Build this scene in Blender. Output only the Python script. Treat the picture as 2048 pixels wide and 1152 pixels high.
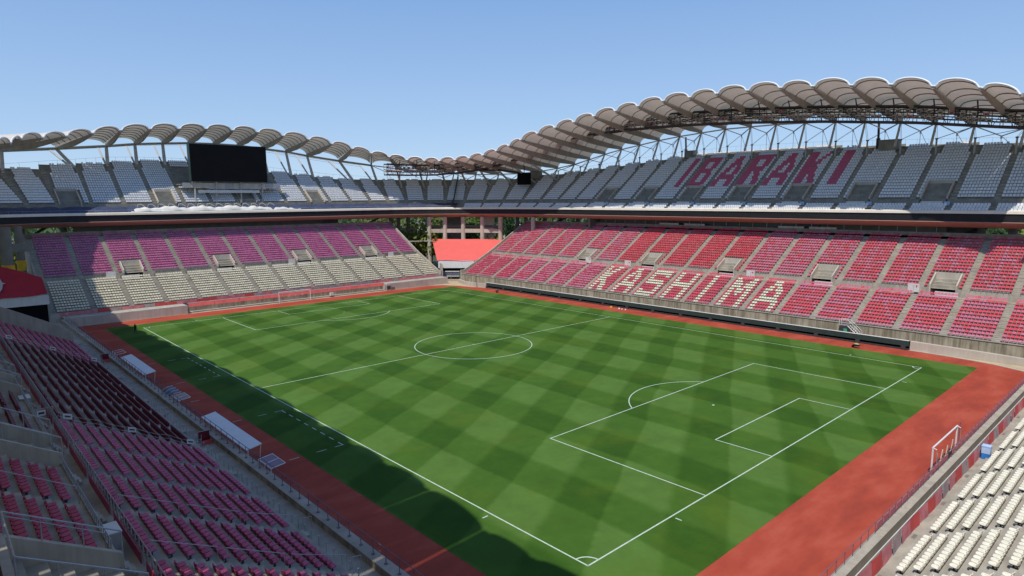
import bpy, math, random
import numpy as np
from mathutils import Matrix, Vector
random.seed(7); rng = np.random.default_rng(7)
sc = bpy.context.scene
for o in list(bpy.data.objects): bpy.data.objects.remove(o)
C = sc.collection

# ------------------------------------------------------------------ camera
YAW, PITCH, ROLL = 0.8241145, 0.1377941, -0.0065984
CAM = np.array([-28.711, -24.231, 22.673])
fw = np.array([math.cos(PITCH)*math.cos(YAW), math.cos(PITCH)*math.sin(YAW), -math.sin(PITCH)])
rt = np.array([math.sin(YAW), -math.cos(YAW), 0.0]); up = np.cross(rt, fw)
r2 = math.cos(ROLL)*rt + math.sin(ROLL)*up; u2 = -math.sin(ROLL)*rt + math.cos(ROLL)*up
cd = bpy.data.cameras.new('camera'); cam = bpy.data.objects.new('camera', cd); C.objects.link(cam)
cam.matrix_world = Matrix(((r2[0], u2[0], -fw[0], CAM[0]), (r2[1], u2[1], -fw[1], CAM[1]), (r2[2], u2[2], -fw[2], CAM[2]), (0, 0, 0, 1)))
cd.sensor_width = 36; cd.lens = 1287.04/2048*36; cd.clip_start = 0.2; cd.clip_end = 6000
sc.camera = cam
def project(p):
    d = np.asarray(p, float) - CAM
    z = d @ fw
    return (1024 + 1287.04*(d @ r2)/z, 576 - 1287.04*(d @ u2)/z, z)
def in_view(p, m=10):
    x, y, z = project(p)
    return z > 0.5 and -m < x < 2048+m and -m < y < 1152+m

# ------------------------------------------------------------------ world, sun, exposure
TX, TY = 0.545, 0.20                       # metres a shadow moves per metre of height
sunv = Vector((-TX, -TY, 1.0)).normalized()
ELEV = math.asin(sunv.z); AZ = math.atan2(sunv.x, sunv.y)
w = bpy.data.worlds.new("World"); sc.world = w; w.use_nodes = True
nt = w.node_tree
sky = nt.nodes.new('ShaderNodeTexSky'); sky.sky_type = 'NISHITA'; sky.sun_disc = False
sky.sun_elevation = ELEV; sky.sun_rotation = AZ % (2*math.pi)
sky.air_density = 1.0; sky.dust_density = 0.0; sky.ozone_density = 3.0; sky.altitude = 20
bgn = nt.nodes['Background']; bgn.inputs[1].default_value = 0.105
geo = nt.nodes.new('ShaderNodeTexCoord'); sxyz = nt.nodes.new('ShaderNodeSeparateXYZ'); nt.links.new(geo.outputs['Generated'], sxyz.inputs[0])
rmp = nt.nodes.new('ShaderNodeValToRGB'); nt.links.new(sxyz.outputs[2], rmp.inputs[0])
rmp.color_ramp.elements[0].position = 0.0; rmp.color_ramp.elements[0].color = (0.46, 0.66, 0.93, 1)
rmp.color_ramp.elements[1].position = 0.75; rmp.color_ramp.elements[1].color = (0.11, 0.25, 0.60, 1)
k_ = rmp.color_ramp.elements.new(0.28); k_.color = (0.25, 0.44, 0.80, 1)
scl = nt.nodes.new('ShaderNodeVectorMath'); scl.operation = 'SCALE'; scl.inputs[3].default_value = 10.0; nt.links.new(rmp.outputs[0], scl.inputs[0])
mxs = nt.nodes.new('ShaderNodeMix'); mxs.data_type = 'RGBA'; mxs.inputs[0].default_value = 0.75
nt.links.new(sky.outputs[0], mxs.inputs[6]); nt.links.new(scl.outputs[0], mxs.inputs[7]); nt.links.new(mxs.outputs[2], bgn.inputs[0])
sd = bpy.data.lights.new('sun', 'SUN'); sd.energy = 3.9; sd.angle = math.radians(0.5); sd.color = (1.0, 0.95, 0.86)
so = bpy.data.objects.new('sun', sd); C.objects.link(so)
so.rotation_euler = (-sunv).to_track_quat('-Z', 'Y').to_euler()
sc.view_settings.view_transform = 'Standard'; sc.view_settings.look = 'None'
sc.view_settings.exposure = 0.0; sc.view_settings.gamma = 1.0; sc.view_settings.use_curve_mapping = False
sc.render.engine = 'CYCLES'
sc.cycles.max_bounces = 6

# ------------------------------------------------------------------ materials
def mat(name, col, rough=0.75, var=0.12, scale=1.5, bump=0.0, metal=0.0, streak=None, alpha=None, trans=0.0, spec=0.3, detail=4):
    m = bpy.data.materials.new(name); m.use_nodes = True
    n = m.node_tree.nodes; l = m.node_tree.links; b = n['Principled BSDF']
    b.inputs['Roughness'].default_value = rough; b.inputs['Metallic'].default_value = metal
    b.inputs['Specular IOR Level'].default_value = spec
    tc = n.new('ShaderNodeNewGeometry')
    no = n.new('ShaderNodeTexNoise'); no.inputs['Scale'].default_value = scale; no.inputs['Detail'].default_value = detail
    l.new(tc.outputs['Position'], no.inputs['Vector'])
    mp = n.new('ShaderNodeMapRange'); mp.inputs[1].default_value = 0.3; mp.inputs[2].default_value = 0.7
    mp.inputs[3].default_value = 1-var; mp.inputs[4].default_value = 1+var
    l.new(no.outputs[0], mp.inputs[0])
    mu = n.new('ShaderNodeMix'); mu.data_type = 'RGBA'; mu.blend_type = 'MULTIPLY'; mu.inputs[0].default_value = 1
    mu.inputs[6].default_value = (*col, 1)
    cb = n.new('ShaderNodeCombineColor')
    for i in range(3): l.new(mp.outputs[0], cb.inputs[i])
    l.new(cb.outputs[0], mu.inputs[7]); out = mu.outputs[2]
    if streak:
        sc_, amt, scol = streak
        mv = n.new('ShaderNodeMapping'); mv.inputs['Scale'].default_value = (sc_, sc_, sc_*0.08)
        l.new(tc.outputs['Position'], mv.inputs[0])
        n2 = n.new('ShaderNodeTexNoise'); n2.inputs['Scale'].default_value = 1; n2.inputs['Detail'].default_value = 6; n2.inputs['Roughness'].default_value = 0.65
        l.new(mv.outputs[0], n2.inputs['Vector'])
        r = n.new('ShaderNodeMapRange'); r.inputs[1].default_value = 0.42; r.inputs[2].default_value = 0.66; r.inputs[4].default_value = amt
        l.new(n2.outputs[0], r.inputs[0])
        mx = n.new('ShaderNodeMix'); mx.data_type = 'RGBA'; mx.inputs[7].default_value = (*scol, 1)
        l.new(r.outputs[0], mx.inputs[0]); l.new(out, mx.inputs[6]); out = mx.outputs[2]
    l.new(out, b.inputs['Base Color'])
    if bump:
        bn = n.new('ShaderNodeBump'); bn.inputs['Strength'].default_value = bump; bn.inputs['Distance'].default_value = 0.03
        n3 = n.new('ShaderNodeTexNoise'); n3.inputs['Scale'].default_value = scale*6; n3.inputs['Detail'].default_value = 3
        l.new(tc.outputs['Position'], n3.inputs['Vector']); l.new(n3.outputs[0], bn.inputs['Height']); l.new(bn.outputs[0], b.inputs['Normal'])
    if trans:
        t = n.new('ShaderNodeBsdfTranslucent'); l.new(out, t.inputs[0])
        ms = n.new('ShaderNodeMixShader'); ms.inputs[0].default_value = trans
        l.new(b.outputs[0], ms.inputs[1]); l.new(t.outputs[0], ms.inputs[2]); l.new(ms.outputs[0], n['Material Output'].inputs[0])
    if alpha is not None: b.inputs['Alpha'].default_value = alpha
    return m
M = {}
M['concrete'] = mat('concrete', (0.42, 0.38, 0.31), 0.85, 0.16, 0.5, 0.2, streak=(1.6, 0.4, (0.22, 0.19, 0.14)))
M['tread'] = mat('tread_concrete', (0.36, 0.325, 0.265), 0.9, 0.22, 0.7, 0.2, streak=(0.9, 0.35, (0.2, 0.18, 0.14)))
M['stained'] = mat('stained_concrete', (0.36, 0.32, 0.24), 0.9, 0.2, 0.6, 0.2, streak=(1.9, 0.85, (0.13, 0.105, 0.07)))
M['pale'] = mat('pale_concrete', (0.5, 0.45, 0.38), 0.85, 0.1, 0.4, 0.1, streak=(1.3, 0.3, (0.3, 0.26, 0.2)))
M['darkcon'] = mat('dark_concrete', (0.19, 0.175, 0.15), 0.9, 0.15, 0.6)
M['floor_up'] = mat('upper_floor', (0.27, 0.25, 0.21), 0.9, 0.2, 0.8)
M['pale_rim'] = mat('pale_rim_panel', (0.72, 0.66, 0.56), 0.7, 0.06, 0.6)
M['white'] = mat('white_paint', (0.72, 0.72, 0.7), 0.5, 0.05, 2)
M['offwhite'] = mat('offwhite_panel', (0.62, 0.61, 0.58), 0.6, 0.06, 1)
M['steel'] = mat('galvanised_steel', (0.42, 0.43, 0.44), 0.45, 0.08, 3, metal=0.5)
M['darksteel'] = mat('dark_steel', (0.055, 0.052, 0.055), 0.55, 0.2, 3)
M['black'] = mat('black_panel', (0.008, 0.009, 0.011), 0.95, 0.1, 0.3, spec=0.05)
M['fascia'] = mat('dark_fascia', (0.016, 0.016, 0.018), 0.6, 0.2, 1)
M['soffit'] = mat('soffit_panel', (0.36, 0.215, 0.17), 0.8, 0.06, 0.5)
M['membrane'] = mat('roof_membrane', (0.72, 0.66, 0.57), 0.6, 0.06, 0.4, trans=0.2)
M['membrane_top'] = mat('white_roof_edge', (0.78, 0.78, 0.77), 0.5, 0.05, 1)
M['rib'] = mat('roof_rib_steel', (0.2, 0.165, 0.125), 0.6, 0.1, 1)
M['beam'] = mat('roof_beam_steel', (0.36, 0.335, 0.3), 0.6, 0.1, 0.7, streak=(0.8, 0.3, (0.2, 0.18, 0.14)))
M['column'] = mat('column_steel', (0.46, 0.45, 0.42), 0.55, 0.08, 0.8)
M['lamp'] = mat('floodlight_housing', (0.42, 0.36, 0.33), 0.4, 0.25, 1.3)
M['lamp_pink'] = mat('floodlight_red_housing', (0.5, 0.2, 0.2), 0.4, 0.15, 1)
M['navy'] = mat('navy_tarpaulin', (0.042, 0.058, 0.115), 0.7, 0.25, 0.7, 0.3)
M['whitetarp'] = mat('white_tarpaulin', (0.66, 0.65, 0.6), 0.7, 0.08, 0.8, 0.4)
M['redtarp'] = mat('coral_tarpaulin', (0.72, 0.13, 0.115), 0.75, 0.05, 0.4, 0.25)
M['crimson'] = mat('crimson_tarpaulin', (0.38, 0.02, 0.035), 0.75, 0.12, 0.4, 0.3)
M['emblem'] = mat('emblem_grey', (0.45, 0.42, 0.4), 0.7, 0.05)
M['banner_red'] = mat('red_banner', (0.6, 0.085, 0.08), 0.7, 0.12, 1.2, 0.2)
M['banner_pink'] = mat('faded_pink_banner', (0.6, 0.2, 0.22), 0.7, 0.2, 1.5, 0.2)
M['banner_grey'] = mat('grey_banner_mesh', (0.4, 0.3, 0.3), 0.7, 0.2, 2)
M['board'] = mat('dark_green_board', (0.03, 0.055, 0.05), 0.45, 0.1, 1)
M['signred'] = mat('red_sign_print', (0.5, 0.03, 0.04), 0.6)
M['signgreen'] = mat('green_exit_sign', (0.05, 0.35, 0.2), 0.5)
M['signpale'] = mat('pale_sign_panel', (0.6, 0.66, 0.6), 0.5)
M['blue'] = mat('blue_plastic', (0.03, 0.2, 0.6), 0.4)
M['ltblue'] = mat('light_blue_panel', (0.42, 0.55, 0.78), 0.45)
M['teal'] = mat('teal_canvas', (0.05, 0.2, 0.2), 0.6, 0.15)
M['greytarp'] = mat('grey_slate_cover', (0.12, 0.13, 0.17), 0.5, 0.15, 2)
M['yellow'] = mat('yellow_padding', (0.62, 0.36, 0.02), 0.6)
M['skin'] = mat('skin', (0.45, 0.27, 0.19), 0.6); M['clothes'] = mat('black_cloth', (0.015, 0.015, 0.018), 0.8); M['hair'] = mat('dark_hair', (0.02, 0.015, 0.012), 0.6)
M['rope'] = mat('net_rope', (0.6, 0.52, 0.4), 0.8)
M['sand'] = mat('sandy_concrete', (0.47, 0.37, 0.24), 0.9, 0.1, 0.7)
M['bark'] = mat('bark', (0.1, 0.075, 0.05), 0.9)
M['leafA'] = mat('leaf_mid_green', (0.085, 0.14, 0.03), 0.7, 0.45, 0.35, trans=0.2)
M['leafB'] = mat('leaf_dark_green', (0.05, 0.1, 0.03), 0.7, 0.4, 0.35, trans=0.2)
M['leafC'] = mat('leaf_yellow_green', (0.16, 0.19, 0.035), 0.7, 0.4, 0.35, trans=0.2)
M['glass'] = mat('tinted_glass', (0.05, 0.07, 0.075), 0.15, 0.1, 1, spec=0.6)
M['railpink'] = mat('purple_railing', (0.16, 0.12, 0.16), 0.5)
# seats
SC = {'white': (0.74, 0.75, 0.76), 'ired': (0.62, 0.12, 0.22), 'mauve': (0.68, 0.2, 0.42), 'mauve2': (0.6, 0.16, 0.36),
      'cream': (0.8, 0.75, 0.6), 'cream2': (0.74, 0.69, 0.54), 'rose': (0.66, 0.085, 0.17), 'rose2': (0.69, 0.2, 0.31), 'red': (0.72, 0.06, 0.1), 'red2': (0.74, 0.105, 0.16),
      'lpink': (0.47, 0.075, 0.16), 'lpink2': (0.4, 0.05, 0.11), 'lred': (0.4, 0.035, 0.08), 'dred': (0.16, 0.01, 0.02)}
SEATM = {k: mat('seat_'+k, v, 0.5, 0.12, 3.1, spec=0.35, detail=1) for k, v in SC.items()}

def grass_mat():
    m = bpy.data.materials.new('pitch_grass'); m.use_nodes = True
    n = m.node_tree.nodes; l = m.node_tree.links; b = n['Principled BSDF']; b.inputs['Roughness'].default_value = 0.85; b.inputs['Specular IOR Level'].default_value = 0.12
    g = n.new('ShaderNodeNewGeometry')
    wob = n.new('ShaderNodeTexNoise'); wob.inputs['Scale'].default_value = 0.05; wob.inputs['Detail'].default_value = 2; l.new(g.outputs['Position'], wob.inputs['Vector'])
    sx = n.new('ShaderNodeSeparateXYZ'); l.new(g.outputs['Position'], sx.inputs[0])
    fine = n.new('ShaderNodeTexNoise'); fine.inputs['Scale'].default_value = 1.2; fine.inputs['Detail'].default_value = 3; l.new(g.outputs['Position'], fine.inputs['Vector'])
    def M_(op, a, bb=None, c=None):
        q = n.new('ShaderNodeMath'); q.operation = op
        for i, v in enumerate((a, bb, c)):
            if v is None: continue
            if isinstance(v, (int, float)): q.inputs[i].default_value = v
            else: l.new(v, q.inputs[i])
        return q.outputs[0]
    wv = M_('MULTIPLY', M_('SUBTRACT', wob.outputs[0], 0.5), 2.2)
    fv = M_('MULTIPLY', M_('SUBTRACT', fine.outputs[0], 0.5), 0.5)
    def band(coord, period, dark, soft=0.05):
        ph = M_('FRACT', M_('DIVIDE', M_('ADD', M_('ADD', coord, wv), fv), period))
        r = n.new('ShaderNodeMapRange'); r.interpolation_type = 'SMOOTHSTEP'; r.inputs[1].default_value = dark-soft; r.inputs[2].default_value = dark+soft; l.new(ph, r.inputs[0])
        e = n.new('ShaderNodeMapRange'); e.interpolation_type = 'SMOOTHSTEP'; e.inputs[1].default_value = 0; e.inputs[2].default_value = soft; e.inputs[3].default_value = 1; e.inputs[4].default_value = 0; l.new(ph, e.inputs[0])
        return M_('MAXIMUM', r.outputs[0], e.outputs[0])
    A = band(M_('ADD', sx.outputs[0], 5.5), 10.0, 0.46)
    B = band(M_('ADD', M_('MULTIPLY_ADD', sx.outputs[0], -0.53, sx.outputs[1]), 94.0), 9.4, 0.5)
    s = M_('MULTIPLY_ADD', A, 0.5, M_('MULTIPLY', B, 0.5))
    cr = n.new('ShaderNodeValToRGB'); e = cr.color_ramp.elements
    e[0].position = 0; e[0].color = (0.032, 0.085, 0.008, 1); e[1].position = 1; e[1].color = (0.078, 0.155, 0.028, 1)
    mid = cr.color_ramp.elements.new(0.5); mid.color = (0.05, 0.116, 0.014, 1)
    l.new(s, cr.inputs[0])
    n1 = n.new('ShaderNodeTexNoise'); n1.inputs['Scale'].default_value = 0.35; n1.inputs['Detail'].default_value = 8; n1.inputs['Roughness'].default_value = 0.7; l.new(g.outputs['Position'], n1.inputs['Vector'])
    r1 = n.new('ShaderNodeMapRange'); r1.inputs[1].default_value = 0.3; r1.inputs[2].default_value = 0.7; r1.inputs[3].default_value = 0.84; r1.inputs[4].default_value = 1.16; l.new(n1.outputs[0], r1.inputs[0])
    # worn, yellower grass near the touchlines and goal mouths
    n2 = n.new('ShaderNodeTexNoise'); n2.inputs['Scale'].default_value = 0.12; n2.inputs['Detail'].default_value = 6; n2.inputs['Roughness'].default_value = 0.65; l.new(g.outputs['Position'], n2.inputs['Vector'])
    r2_ = n.new('ShaderNodeMapRange'); r2_.inputs[1].default_value = 0.5; r2_.inputs[2].default_value = 0.72; r2_.inputs[4].default_value = 0.45; l.new(n2.outputs[0], r2_.inputs[0])
    mul = n.new('ShaderNodeVectorMath'); mul.operation = 'SCALE'; l.new(cr.outputs[0], mul.inputs[0]); l.new(r1.outputs[0], mul.inputs[3])
    mx = n.new('ShaderNodeMix'); mx.data_type = 'RGBA'; mx.inputs[7].default_value = (0.095, 0.145, 0.012, 1); l.new(r2_.outputs[0], mx.inputs[0]); l.new(mul.outputs[0], mx.inputs[6])
    l.new(mx.outputs[2], b.inputs['Base Color'])
    return m
def track_mat():
    m = bpy.data.materials.new('track_surface'); m.use_nodes = True
    n = m.node_tree.nodes; l = m.node_tree.links; b = n['Principled BSDF']; b.inputs['Roughness'].default_value = 0.85; b.inputs['Specular IOR Level'].default_value = 0.2
    g = n.new('ShaderNodeNewGeometry')
    mv = n.new('ShaderNodeMapping'); mv.inputs['Scale'].default_value = (0.16, 0.42, 1); mv.inputs['Rotation'].default_value = (0, 0, 0.3); l.new(g.outputs['Position'], mv.inputs[0])
    a = n.new('ShaderNodeTexNoise'); a.inputs['Scale'].default_value = 1; a.inputs['Detail'].default_value = 7; a.inputs['Roughness'].default_value = 0.62; l.new(mv.outputs[0], a.inputs['Vector'])
    cr = n.new('ShaderNodeValToRGB'); e = cr.color_ramp.elements
    e[0].position = 0.36; e[0].color = (0.3, 0.05, 0.03, 1); e[1].position = 0.64; e[1].color = (0.42, 0.085, 0.05, 1)
    k = e.new(0.5); k.color = (0.37, 0.062, 0.034, 1)
    l.new(a.outputs[0], cr.inputs[0]); l.new(cr.outputs[0], b.inputs['Base Color'])
    return m

# ------------------------------------------------------------------ mesh builder
class MB:
    def __init__(s): s.V = []; s.F = []; s.MI = []; s.n = 0
    def add(s, v, f, mi=0):
        v = np.asarray(v, float).reshape(-1, 3); s.V.append(v)
        for q in f: s.F.append([i+s.n for i in q]); s.MI.append(mi)
        s.n += len(v); return s
    def obox(s, c, X, Y, Z, mi=0):      # centre and three half-axis vectors
        c, X, Y, Z = [np.asarray(a, float) for a in (c, X, Y, Z)]
        v = [c+a*X+b*Y+d*Z for d in (-1, 1) for b in (-1, 1) for a in (-1, 1)]
        return s.add(v, [(0, 2, 3, 1), (4, 5, 7, 6), (0, 1, 5, 4), (2, 6, 7, 3), (0, 4, 6, 2), (1, 3, 7, 5)], mi)
    def box(s, x0, x1, y0, y1, z0, z1, mi=0):
        return s.obox(((x0+x1)/2, (y0+y1)/2, (z0+z1)/2), ((x1-x0)/2, 0, 0), (0, (y1-y0)/2, 0), (0, 0, (z1-z0)/2), mi)
    def tube(s, a, b, r, n=6, mi=0, r1=None):
        a = np.asarray(a, float); b = np.asarray(b, float); d = b-a; L = np.linalg.norm(d)
        if L < 1e-6: return s
        d /= L; h = np.array([0, 0, 1.]) if abs(d[2]) < 0.9 else np.array([1., 0, 0])
        x = np.cross(d, h); x /= np.linalg.norm(x); y = np.cross(d, x); r1 = r if r1 is None else r1
        v = [a+r*(math.cos(t)*x+math.sin(t)*y) for t in np.arange(n)*2*math.pi/n]+[b+r1*(math.cos(t)*x+math.sin(t)*y) for t in np.arange(n)*2*math.pi/n]
        f = [(i, (i+1) % n, n+(i+1) % n, n+i) for i in range(n)]+[tuple(range(n-1, -1, -1)), tuple(range(n, 2*n))]
        return s.add(v, f, mi)
    def path(s, pts, r, n=6, mi=0):
        for a, b in zip(pts[:-1], pts[1:]): s.tube(a, b, r, n, mi)
        return s
    def grid(s, P, mi=0, flip=False):   # P[i][j] points
        P = np.asarray(P, float); a, b = P.shape[:2]
        f = []
        for i in range(a-1):
            for j in range(b-1):
                q = (i*b+j, i*b+j+1, (i+1)*b+j+1, (i+1)*b+j); f.append(q[::-1] if flip else q)
        return s.add(P.reshape(-1, 3), f, mi)
    def mesh(s, name, mats):
        me = bpy.data.meshes.new(name); V = np.concatenate(s.V) if s.V else np.zeros((0, 3))
        me.vertices.add(len(V)); me.vertices.foreach_set('co', V.ravel().astype(np.float32))
        ln = np.array([len(f) for f in s.F], np.int32); lv = np.fromiter((i for f in s.F for i in f), np.int32)
        me.loops.add(len(lv)); me.loops.foreach_set('vertex_index', lv)
        me.polygons.add(len(ln)); st = np.concatenate([[0], np.cumsum(ln)[:-1]]).astype(np.int32) if len(ln) else ln
        me.polygons.foreach_set('loop_start', st); me.polygons.foreach_set('loop_total', ln)
        me.polygons.foreach_set('material_index', np.array(s.MI, np.int32))
        for m in mats: me.materials.append(m)
        me.polygons.foreach_set('use_smooth', np.zeros(len(me.polygons), bool)); me.update(); me.validate(); return me
    def build(s, name, mats, parent=None, kind=None, smooth=False):
        if not isinstance(mats, (list, tuple)): mats = [mats]
        me = s.mesh(name, mats)
        if smooth: me.polygons.foreach_set('use_smooth', [True]*len(me.polygons))
        return link(name, me, parent, kind)
def link(name, me, parent=None, kind=None):
    o = bpy.data.objects.new(name, me); C.objects.link(o)
    if parent is not None: o.parent = parent
    if kind: o['kind'] = kind
    return o
def tag(o, label, cat, group=None):
    o['label'] = label; o['category'] = cat
    if group: o['group'] = group
    return o
def thing(name, label, cat, loc=(0, 0, 0), group=None):
    o = bpy.data.objects.new(name, None); C.objects.link(o); o.location = loc; return tag(o, label, cat, group)
def copy_tree(o, loc, rz=None, label=None, parent=None):
    c = o.copy(); C.objects.link(c)
    if parent is None:
        c.location = loc
        if rz is not None: c.rotation_euler = (0, 0, rz)
        if label: c['label'] = label
    else: c.parent = parent
    for ch in list(o.children): copy_tree(ch, None, None, None, c)
    return c
def instances(tv, tf, pos, ax, mi, mats, name, parent, kind='stuff'):
    """template joined many times: pos (k,3), ax (k,2) outward direction, mi (k,) material"""
    k = len(pos)
    if not k: return None
    tv = np.asarray(tv, float); m = len(tv); pos = np.asarray(pos, float); ax = np.asarray(ax, float)
    lat = np.stack([-ax[:, 1], ax[:, 0]], 1)      # lateral
    V = np.zeros((k, m, 3))
    V[:, :, 0] = pos[:, None, 0]+tv[None, :, 0]*ax[:, None, 0]+tv[None, :, 1]*lat[:, None, 0]
    V[:, :, 1] = pos[:, None, 1]+tv[None, :, 0]*ax[:, None, 1]+tv[None, :, 1]*lat[:, None, 1]
    V[:, :, 2] = pos[:, None, 2]+tv[None, :, 2]
    ln1 = np.array([len(f) for f in tf]); lv1 = np.array([i for f in tf for i in f])
    me = bpy.data.meshes.new(name)
    me.vertices.add(k*m); me.vertices.foreach_set('co', V.ravel().astype(np.float32))
    lv = (lv1[None, :]+(np.arange(k)*m)[:, None]).ravel().astype(np.int32); ln = np.tile(ln1, k)
    me.loops.add(len(lv)); me.loops.foreach_set('vertex_index', lv)
    me.polygons.add(len(ln)); me.polygons.foreach_set('loop_start', np.concatenate([[0], np.cumsum(ln)[:-1]]).astype(np.int32)); me.polygons.foreach_set('loop_total', ln.astype(np.int32))
    me.polygons.foreach_set('material_index', np.repeat(np.asarray(mi), len(tf)).astype(np.int32))
    for q in mats: me.materials.append(q)
    me.polygons.foreach_set('use_smooth', np.zeros(len(me.polygons), bool)); me.update(); me.validate()
    return link(name, me, parent, kind)

# ------------------------------------------------------------------ seat templates  (x = outward/back, y = lateral, z up, origin: floor under the front edge)
def boxq(x0, x1, y0, y1, z0, z1, tx0=0, bottom=False):
    v = [(x0, y0, z0), (x1, y0, z0), (x1, y1, z0), (x0, y1, z0), (x0, y0, z1), (x1, y0, z1-tx0), (x1, y1, z1-tx0), (x0, y1, z1)]
    f = [(4, 5, 6, 7), (0, 1, 5, 4), (1, 2, 6, 5), (2, 3, 7, 6), (3, 0, 4, 7)]
    if bottom: f.append((3, 2, 1, 0))
    return v, f
def join_t(*parts):
    V = []; F = []
    for v, f in parts:
        n = len(V); V += list(v); F += [tuple(i+n for i in q) for q in f]
    return V, F
T_LOW = join_t(boxq(0.0, 0.36, -0.2, 0.2, 0.36, 0.43, 0.03), boxq(0.34, 0.42, -0.19, 0.19, 0.38, 0.64))
T_UP = join_t(boxq(0.12, 0.3, -0.205, 0.205, 0.34, 0.44), ([(0.3, -0.21, 0.34), (0.3, 0.21, 0.34), (0.37, 0.21, 0.72), (0.37, 0.15, 0.82), (0.37, -0.15, 0.82), (0.37, -0.21, 0.72),
        (0.35, -0.21, 0.34), (0.35, 0.21, 0.34), (0.42, 0.21, 0.72), (0.42, 0.15, 0.82), (0.42, -0.15, 0.82), (0.42, -0.21, 0.72)],
        [(0, 5, 4, 3, 2, 1), (6, 7, 8, 9, 10, 11), (0, 6, 11, 5), (5, 11, 10, 4), (4, 10, 9, 3), (3, 9, 8, 2), (2, 8, 7, 1)]))
T_FOLD = join_t(boxq(0.3, 0.38, -0.215, 0.215, 0.3, 0.84), boxq(0.16, 0.27, -0.2, 0.2, 0.32, 0.66))
def pan_mesh(name, m):
    b = MB(); pts = []
    for k in range(14):
        t = 2*math.pi*k/14; c, s = math.cos(t), math.sin(t)
        pts.append((0.2+0.2*math.copysign(abs(c)**0.55, c), 0.205*math.copysign(abs(s)**0.55, s)))
    v = [(x, y, 0.38-0.0*x) for x, y in pts]+[(x, y, 0.43-0.02*(x/0.4)) for x, y in pts]+[(0.2+(x-0.2)*.75, y*.75, 0.436-0.03*(x/0.4)) for x, y in pts]
    n = 14; f = [(i, (i+1) % n, n+(i+1) % n, n+i) for i in range(n)]+[(n+i, n+(i+1) % n, 2*n+(i+1) % n, 2*n+i) for i in range(n)]+[tuple(range(2*n, 3*n)), tuple(range(n-1, -1, -1))]
    b.add(v, f); return b.mesh(name, [m])
def back_mesh(name, m):
    b = MB(); P = []
    for zz, xx, wd in ((0.36, 0.36, 0.17), (0.5, 0.385, 0.2), (0.6, 0.40, 0.19), (0.66, 0.405, 0.13)):
        P.append([(xx-0.05*(1-(y*y)/(0.2**2))*-1-0.04*(abs(y)/0.2)**2*1.0, y, zz) for y in np.linspace(-wd, wd, 6)])
    P = np.array(P); b.grid(P); Q = P.copy(); Q[:, :, 0] += 0.03; b.grid(Q, flip=True)
    for i in range(3):
        for j, k in ((0, 0), (5, 5)): b.add([P[i][j], P[i+1][j], Q[i+1][j], Q[i][j]], [(0, 1, 2, 3)])
    for j in range(5): b.add([P[3][j], P[3][j+1], Q[3][j+1], Q[3][j]], [(0, 1, 2, 3)])
    return b.mesh(name, [m])
def bracket_mesh():
    b = MB(); b.box(0.16, 0.24, -0.03, 0.03, 0.0, 0.375); b.box(0.1, 0.42, -0.16, -0.12, 0.34, 0.378); b.box(0.1, 0.42, 0.12, 0.16, 0.34, 0.378); b.box(0.24, 0.42, -0.02, 0.02, 0.1, 0.14)
    return b.mesh('bracket', [M['darksteel']])
PANS = {}; BACKS = {}; BRK = bracket_mesh(); SMALL = {}
def t_mesh(T, key):
    if key not in SMALL:
        b = MB(); b.add(T[0], T[1]); SMALL[key] = b.mesh('seat', [SEATM[key[1]]])
    return SMALL[key]
def place_seats(parent, seats, n_ind, hi=False, stuff_name='seat', ntop=None):
    """seats: list of (pos, ax, colour, template). nearest n_ind in view become single parts, the rest one joined part"""
    order = []
    for i, (p, ax, c, T) in enumerate(seats):
        q = (p[0], p[1], p[2]+0.4); order.append((np.linalg.norm(np.array(q)-CAM) if in_view(q, 4) else 1e9+i, i))
    order.sort(); ind = [i for d, i in order[:n_ind] if d < 1e8]; rest = [i for d, i in order if i not in set(ind)] if False else None
    si = set(ind)
    for i in ind:
        p, ax, c, T = seats[i]; rz = math.atan2(ax[1], ax[0])
        if hi:
            if c not in PANS: PANS[c] = pan_mesh('seat', SEATM[c]); BACKS[c] = back_mesh('backrest', SEATM[c])
            o = link('seat', PANS[c], parent); o.location = p; o.rotation_euler = (0, 0, rz)
            k = link('backrest', BACKS[c], o); k2 = link('bracket', BRK, o)
        else:
            o = link('seat', t_mesh(TEMPL[T], (T, c)), parent); o.location = p; o.rotation_euler = (0, 0, rz)
    byT = {}
    for i, s in enumerate(seats):
        if i not in si: byT.setdefault(s[3], []).append(s)
    for T, L in byT.items():
        cols = sorted({s[2] for s in L}); ci = {c: k for k, c in enumerate(cols)}
        instances(TEMPL[T][0], TEMPL[T][1], [s[0] for s in L], [s[1] for s in L], [ci[s[2]] for s in L], [SEATM[c] for c in cols], stuff_name, parent)
TEMPL = {'low': T_LOW, 'up': T_UP, 'fold': T_FOLD}

# ------------------------------------------------------------------ ground, pitch, track
def struct(name, b, m):
    o = b.build(name, m); o['kind'] = 'structure'; return o
b = MB(); b.add([(-3000, -3000, -0.06), (3000, -3000, -0.06), (3000, 3000, -0.06), (-3000, 3000, -0.06)], [(0, 1, 2, 3)])
struct('ground', b, mat('outer_ground', (0.12, 0.13, 0.07), 0.95, 0.5, 0.02))
b = MB(); b.add([(-30, -40, -0.02), (125, -40, -0.02), (125, 150, -0.02), (-30, 150, -0.02)], [(0, 1, 2, 3)])
struct('concrete_apron', b, M['sand'])
b = MB()
trk = [(-10.4, -11.4), (73.0, -11.4), (76.2, -8.9), (77.4, -2.0), (77.9, 6), (77.6, 100.5), (75.4, 108.6), (73.2, 113.2), (70.0, 114.6), (-10.4, 114.5)]
b.add([(x, y, 0.0) for x, y in trk], [tuple(range(len(trk)))])
struct('running_track', b, track_mat())
b = MB(); b.grid([[(-5.25+78.5*i/16, -5.15+114.35*j/22, 0.012) for j in range(23)] for i in range(17)], flip=True)
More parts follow.
